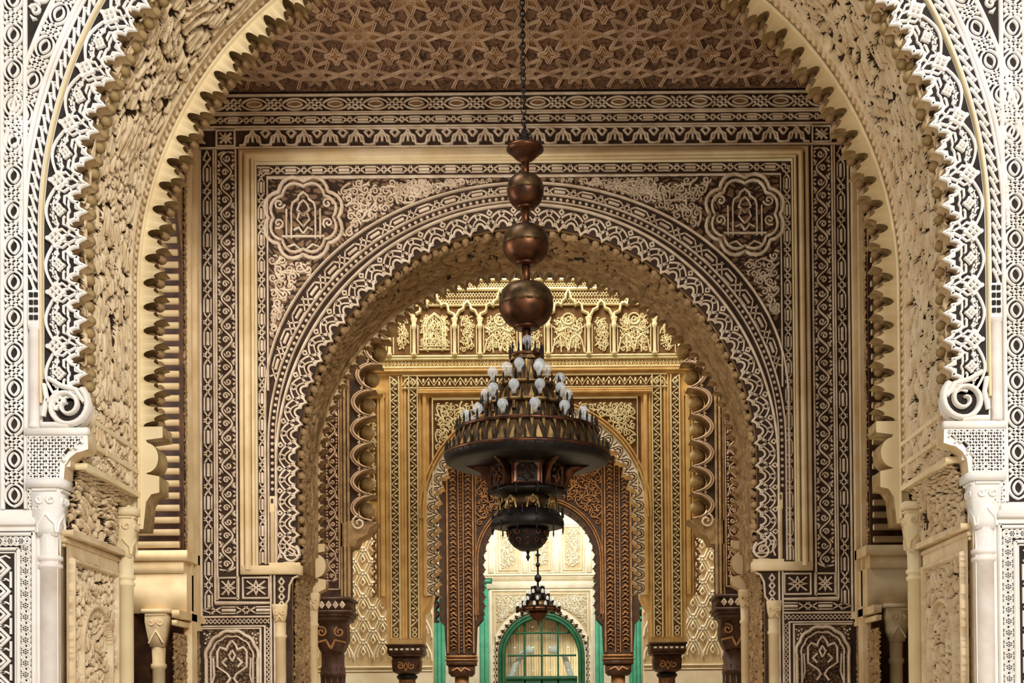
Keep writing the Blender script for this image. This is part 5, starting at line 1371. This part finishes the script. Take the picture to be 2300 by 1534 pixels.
# chain
g = Geo(); t = np.arange(10) * 2 * math.pi / 10
def torus_link(R, r, sx, sz):
    g = Geo(); n, m = 12, 5
    a = np.arange(n) * 2 * math.pi / n; b = np.arange(m) * 2 * math.pi / m
    A, B = np.meshgrid(a, b, indexing='ij')
    V = np.stack([(R + r * np.cos(B)) * np.cos(A) * sx, r * np.sin(B), (R + r * np.cos(B)) * np.sin(A) * sz], -1).reshape(-1, 3)
    i = np.arange(n)[:, None]; j = np.arange(m)[None]; i2 = (i + 1) % n; j2 = (j + 1) % m
    g.add(V, np.stack([i * m + j, i2 * m + j, i2 * m + j2, i * m + j2], -1).reshape(-1, 4)); return g
mlk = mesh_of(torus_link(.019, .0062, .85, 1.45), 'chain_link', [M_iron], True)
zt = 7.45; z = zl(318); k = 0
while z < zt:
    fr = (z - zl(318)) / (zt - zl(318))
    o = link('chain_link', mlk, LP); o.location = (-.006 - .010 * fr, 0, z - LP.location[2]); o.rotation_euler = (0, 0, (k % 2) * math.pi / 2); z += .041; k += 1
for q in range(3):
    a = q * 2.1 + .5; g = Geo()
    P0 = np.array([XLm + 36 * kL * math.cos(a), DL + 36 * kL * math.sin(a), zl(326)]); P1 = np.array([XLm - .003, DL, zl(285)])
    for j in range(7):
        p = P0 + (P1 - P0) * j / 6; o = link('chain_link', mlk, LP); o.location = p - np.array(LP.location); o.rotation_euler = (0, .4 * math.cos(a), a + (j % 2) * math.pi / 2); o.scale = (.7, .7, .7)
# tiers: (rim radius, rim y, drum top radius, drum top y)
def tier(r0, y0, r1, y1, wall, nm='tier_drum'):
    llathe([(r1, y1), (r0, y0)] if False else [(r0 * .97, y0), (r1, y1)], nm, M_bronze, 36, False, cap=False)
tiers = [(38, 812, 36, 796), (34, 868, 30, 808), (72, 912, 56, 868), (100, 968, 84, 916), (179, 1022, 155, 972), ]
for r0, y0, r1, y1 in tiers: tier(r0, y0, r1, y1, 0)
rims = [(39, 800, 4, M_copper), (66, 868, 4, M_brass), (96, 914, 5, M_brass), (157, 969, 7, M_copper), (183, 1024, 6, M_copper)]
for r, y, h, m in rims:
    llathe([(r * .2, y + h * .7), (r, y + h), (r * 1.025, y + h * .4), (r * 1.025, y - h * .3), (r * .985, y - h * .6), (r * .2, y - h * .6)], 'tier_rim', m, 44, False)
llathe([(160, 1022), (184, 1020), (186, 1026), (183, 1040), (170, 1046), (120, 1048), (60, 1048)], 'lower_tray', M_iron, 48, False)
# pierced relief on the drums
def drum_relief(r0, y0, r1, y1, n, nm, m):
    g = Geo()
    def fd(A):
        y = A[:, 1]; r = (np.interp(y, [y1, y0], [r1, r0]) + 0) * kL + A[:, 2]; a = A[:, 0]
        return np.stack([XLm + r * np.cos(a), DL + r * np.sin(a), ZE + (VY - 6 - y) * kL], 1)
    g.f = fd
    for q in range(n):
        a = q * 2 * math.pi / n; w = math.pi / n
        V = [(a - w * .7, y0 - 1, .004), (a - w * .35, y0 - (y0 - y1) * .35, .008), (a, y1 + (y0 - y1) * .3, .006), (a + w * .35, y0 - (y0 - y1) * .35, .008), (a + w * .7, y0 - 1, .004)]
        g.add(V, [0, 1, 2, 3, 4]); g.add([(a + w - w * .3, y1 + 2, .006), (a + w, y1 + (y0 - y1) * .45, .008), (a + w + w * .3, y1 + 2, .006)], [0, 1, 2])
    lp(g, nm, m, **STUFF)
for (r0, y0, r1, y1), n in zip(tiers, (10, 10, 18, 26, 40)): drum_relief(r0 * .975, y0, r1 * 1.01, y1, n, 'drum_relief', M_brass)
# candle sleeves and bulbs
gb = Geo(); tb = np.linspace(.1, math.pi - .55, 9); R = 12.2 * kL
pb = [(R * math.sin(a), R * math.cos(a)) for a in tb] + [(R * .42, -R * 1.05), (R * .32, -R * 1.75)]
lathe(gb, pb[::-1], 0, 0, 16); mbulb = mesh_of(gb, 'bulb', [M_bulb], True)
gb = Geo(); lathe(gb, [(R * .3, -R * 1.7), (R * .12, -R * .9), (R * .14, -R * .2), (R * .05, R * .1)], 0, 0, 8); mfil = mesh_of(gb, 'filament_post', [M_brass], True)
gb = Geo(); lathe(gb, [(4.6 * kL, -.10), (5.6 * kL, -.09), (4.2 * kL, -.08), (4.2 * kL, .0), (5 * kL, .005), (3 * kL, .012)], 0, 0, 10); mcan = mesh_of(gb, 'candle_sleeve', [M_bronze], True)
gb = Geo(); lathe(gb, [(3 * kL, -.09), (4 * kL, -.06), (2.4 * kL, -.02), (3.2 * kL, .01), (.6 * kL, .05)], 0, 0, 6); mfin = mesh_of(gb, 'finial', [M_iron], False)
rings = [(0.01, 788, 1, -90), (30, 846, 6, -102), (68, 862, 9, -115), (62, 905, 10, -107), (100, 910, 10, -128), (112, 958, 14, -95), (140, 962, 14, -116)]
def put(me, r, a, z, par=LP, s=1.0):
    o = link(me.name.split('.')[0], me, par); o.location = (r * math.cos(a), r * math.sin(a), z - LP.location[2]); o.scale = (s, s, s); return o
for r, y, n, a0 in [(14, 792, 2, -80), (46, 850, 6, -110), (80, 866, 4, 20), (92, 908, 10, -107), (135, 960, 12, -112)]:
    for q in range(n):
        a = math.radians(a0 + q * 360 / n); z = zl(y)
        if r == 14 and q: continue
        put(mcan, r * kL, a, z); put(mfil, r * kL, a, z + R * 1.7 + .012); put(mbulb, r * kL, a, z + R * 1.7 + .012)
for r, y, n in ((37, 790, 12), (76, 866, 16), (104, 910, 22), (158, 962, 40), (183, 1016, 54)):
    for q in range(n): put(mfin, r * kL, q * 2 * math.pi / n + .05, zl(y) + .02, s=.85 if r > 150 else .75)
# six-sided lantern body
ph = -math.pi / 2 - math.pi / 6
llathe([(62, 1112), (70, 1104), (74, 1098), (74, 1060), (96, 1046)], 'lantern_body', M_bronze, 6, False, phase=ph)
llathe([(60, 1118), (84, 1112), (90, 1106), (82, 1100), (60, 1098)], 'lantern_sill', M_iron, 6, False, phase=ph)
for q in range(6):
    a = ph + q * math.pi / 3 + math.pi / 6; ap = 74 * kL * math.cos(math.pi / 6)
    def fp(A, a=a, ap=ap):
        x, y, h = A[:, 0] * kL, A[:, 1], A[:, 2]
        return np.stack([XLm + (ap + h) * math.cos(a) - x * math.sin(a), DL + (ap + h) * math.sin(a) + x * math.cos(a), ZE + (VY - 6 - y) * kL], 1)
    g = Geo(fp); prism(g, rect(-33, 1038, 33, 1098), -.01, .03, 2)
    prism(g, [(-23, 1094), (-23, 1062), (-18, 1056), (-16, 1050), (-9, 1047), (0, 1042), (9, 1047), (16, 1050), (18, 1056), (23, 1062), (23, 1094)], .03, .034, 1)
    for d in (-1, 1):
        ribbon(g, [(0, 1092), (d * 9, 1080), (d * 4, 1070), (0, 1062)], 3, .03, .05); ribbon(g, spiral(d * 13, 1080, 7, 1.2, 1, 9, d), 2.6, .03, .05); ribbon(g, spiral(d * 10, 1062, 6, 1.2, 2, 9, -d), 2.6, .03, .05)
    ribbon(g, [(-30, 1096), (-30, 1041), (30, 1041), (30, 1096)], 4, .03, .045, closed=True)
    lp(g, 'lantern_panel', [M_copper, M_iron, M_pink])
    a2 = ph + q * math.pi / 3
    g = Geo(lambda A, a2=a2: np.stack([XLm + A[:, 0] * kL * math.cos(a2) - A[:, 2] * math.sin(a2), DL + A[:, 0] * kL * math.sin(a2) + A[:, 2] * math.cos(a2), ZE + (VY - 6 - A[:, 1]) * kL], 1))
    prism(g, [(74, 1100), (74, 1048), (140, 1047), (124, 1054), (108, 1062), (96, 1078), (88, 1100)], -.012, .012, back=True); lp(g, 'lantern_bracket', M_copper)
# lower crown with finials, bowl
for r, y, n, s in ((90, 1104, 12, .62), (80, 1150, 16, .62), (82, 1192, 12, -.6)):
    for q in range(n):
        o = put(mfin, r * kL, q * 2 * math.pi / n + .26, zl(y), s=abs(s))
        if s < 0: o.rotation_euler = (math.pi, 0, 0)
llathe([(30, 1150), (52, 1118)], 'lower_neck', M_bronze, 12, False)
for q in range(8):
    a = q * math.pi / 4 + .2; g = Geo(lambda A, a=a: np.stack([XLm + (66 * kL + A[:, 2]) * math.cos(a) - A[:, 0] * kL * math.sin(a), DL + (66 * kL + A[:, 2]) * math.sin(a) + A[:, 0] * kL * math.cos(a), ZE + (VY - 6 - A[:, 1]) * kL], 1))
    ribbon(g, spiral(0, 1133, 13, 1.3, 1.2, 12, 1 if q % 2 else -1), 4, -.006, .006); ribbon(g, [(-14, 1150), (-10, 1130), (0, 1122), (10, 1130), (14, 1150)], 4, -.006, .006); lp(g, 'scroll_bracket', M_brass)
llathe([(66, 1188), (80, 1186), (82, 1180), (80, 1168), (74, 1158), (66, 1150), (40, 1148)], 'lower_crown', M_iron, 20, False)
llathe([(4, 1240), (18, 1238), (32, 1229), (42, 1214), (46, 1196), (46, 1188)], 'pierced_bowl', M_iron, 28, True)
g = Geo()
def fbowl(A):
    a, t = A[:, 0], A[:, 1]; r = 46.5 * kL * np.cos(t) + A[:, 2]; return np.stack([XLm + r * np.cos(a), DL + r * np.sin(a), zl(1192) - 47 * kL * np.sin(t)], 1)
g.f = fbowl
for q in range(12):
    a = q * math.pi / 6
    for t0 in (.15, .55, .9):
        s = .14 / math.cos(t0) ** .6; ribbon(g, [(a - s, t0), (a, t0 - .13), (a + s, t0), (a, t0 + .16)], .05, 0, .008, closed=True)
lp(g, 'bowl_relief', M_copper, **STUFF)
llathe([(.5, 1262), (3, 1256), (5, 1252), (2.5, 1247), (4, 1240)], 'pendant', M_iron, 10)

# ================================================================== SMALL HANGING LAMP far inside
DS = 27.9; kS = DS / FPX; XS = (1207 - VX) * kS; zs = lambda y: ZE + (VY - y) * kS
SP = root('chandelier', (XS, DS, zs(1380)), label='small dark tiered chandelier hanging far inside before the green window', category='chandelier')
def slathe(prof, name, m, n=20, smooth=True):
    g = Geo(); lathe(g, [(r * kS, zs(y)) for r, y in prof], 0, 0, n); g.V = [v - np.array([0, 0, SP.location[2]]) for v in g.V]; return g.build(name, m, SP, smooth)
slathe([(2.0, 1330), (2.0, 900)], 'stem', M_iron, 8)
slathe([(2, 1258), (7, 1254), (2, 1250)], 'collar', M_iron, 10)
for yc, r in ((1276, 5), (1306, 8)):
    t = np.linspace(.1, math.pi - .1, 9); slathe([(r * math.sin(a), yc + r * 1.15 * math.cos(a)) for a in t], 'gourd_ball', M_iron)
for r0, y0, r1, y1, m in ((16, 1342, 12, 1326, M_iron), (28, 1358, 20, 1342, M_iron), (40, 1374, 30, 1358, M_bronze), (50, 1380, 50, 1374, M_copper)): slathe([(r0, y0), (r1, y1)], 'tier_drum', m)
slathe([(2, 1405), (12, 1399), (19, 1390), (22, 1380)], 'bowl', M_copper); slathe([(.6, 1412), (1.8, 1408), (.8, 1404)], 'pendant', M_iron, 8)
gb = Geo(); lathe(gb, [(.03, -.12), (.03, 0), (.036, .03), (.032, .06), (.01, .09)], 0, 0, 8); msb = mesh_of(gb, 'small_bulb', [M_iron, M_bulb], True)
for i, p in enumerate(msb.polygons): p.material_index = 1 if p.center.z > .0 else 0
for r, y, n in ((13, 1324, 5), (24, 1341, 7), (34, 1357, 9), (48, 1370, 12)):
    for q in range(n):
        a = q * 2 * math.pi / n + r; o = link('candle_bulb', msb, SP); o.location = (r * kS * math.cos(a), r * kS * math.sin(a), zs(y) - SP.location[2])
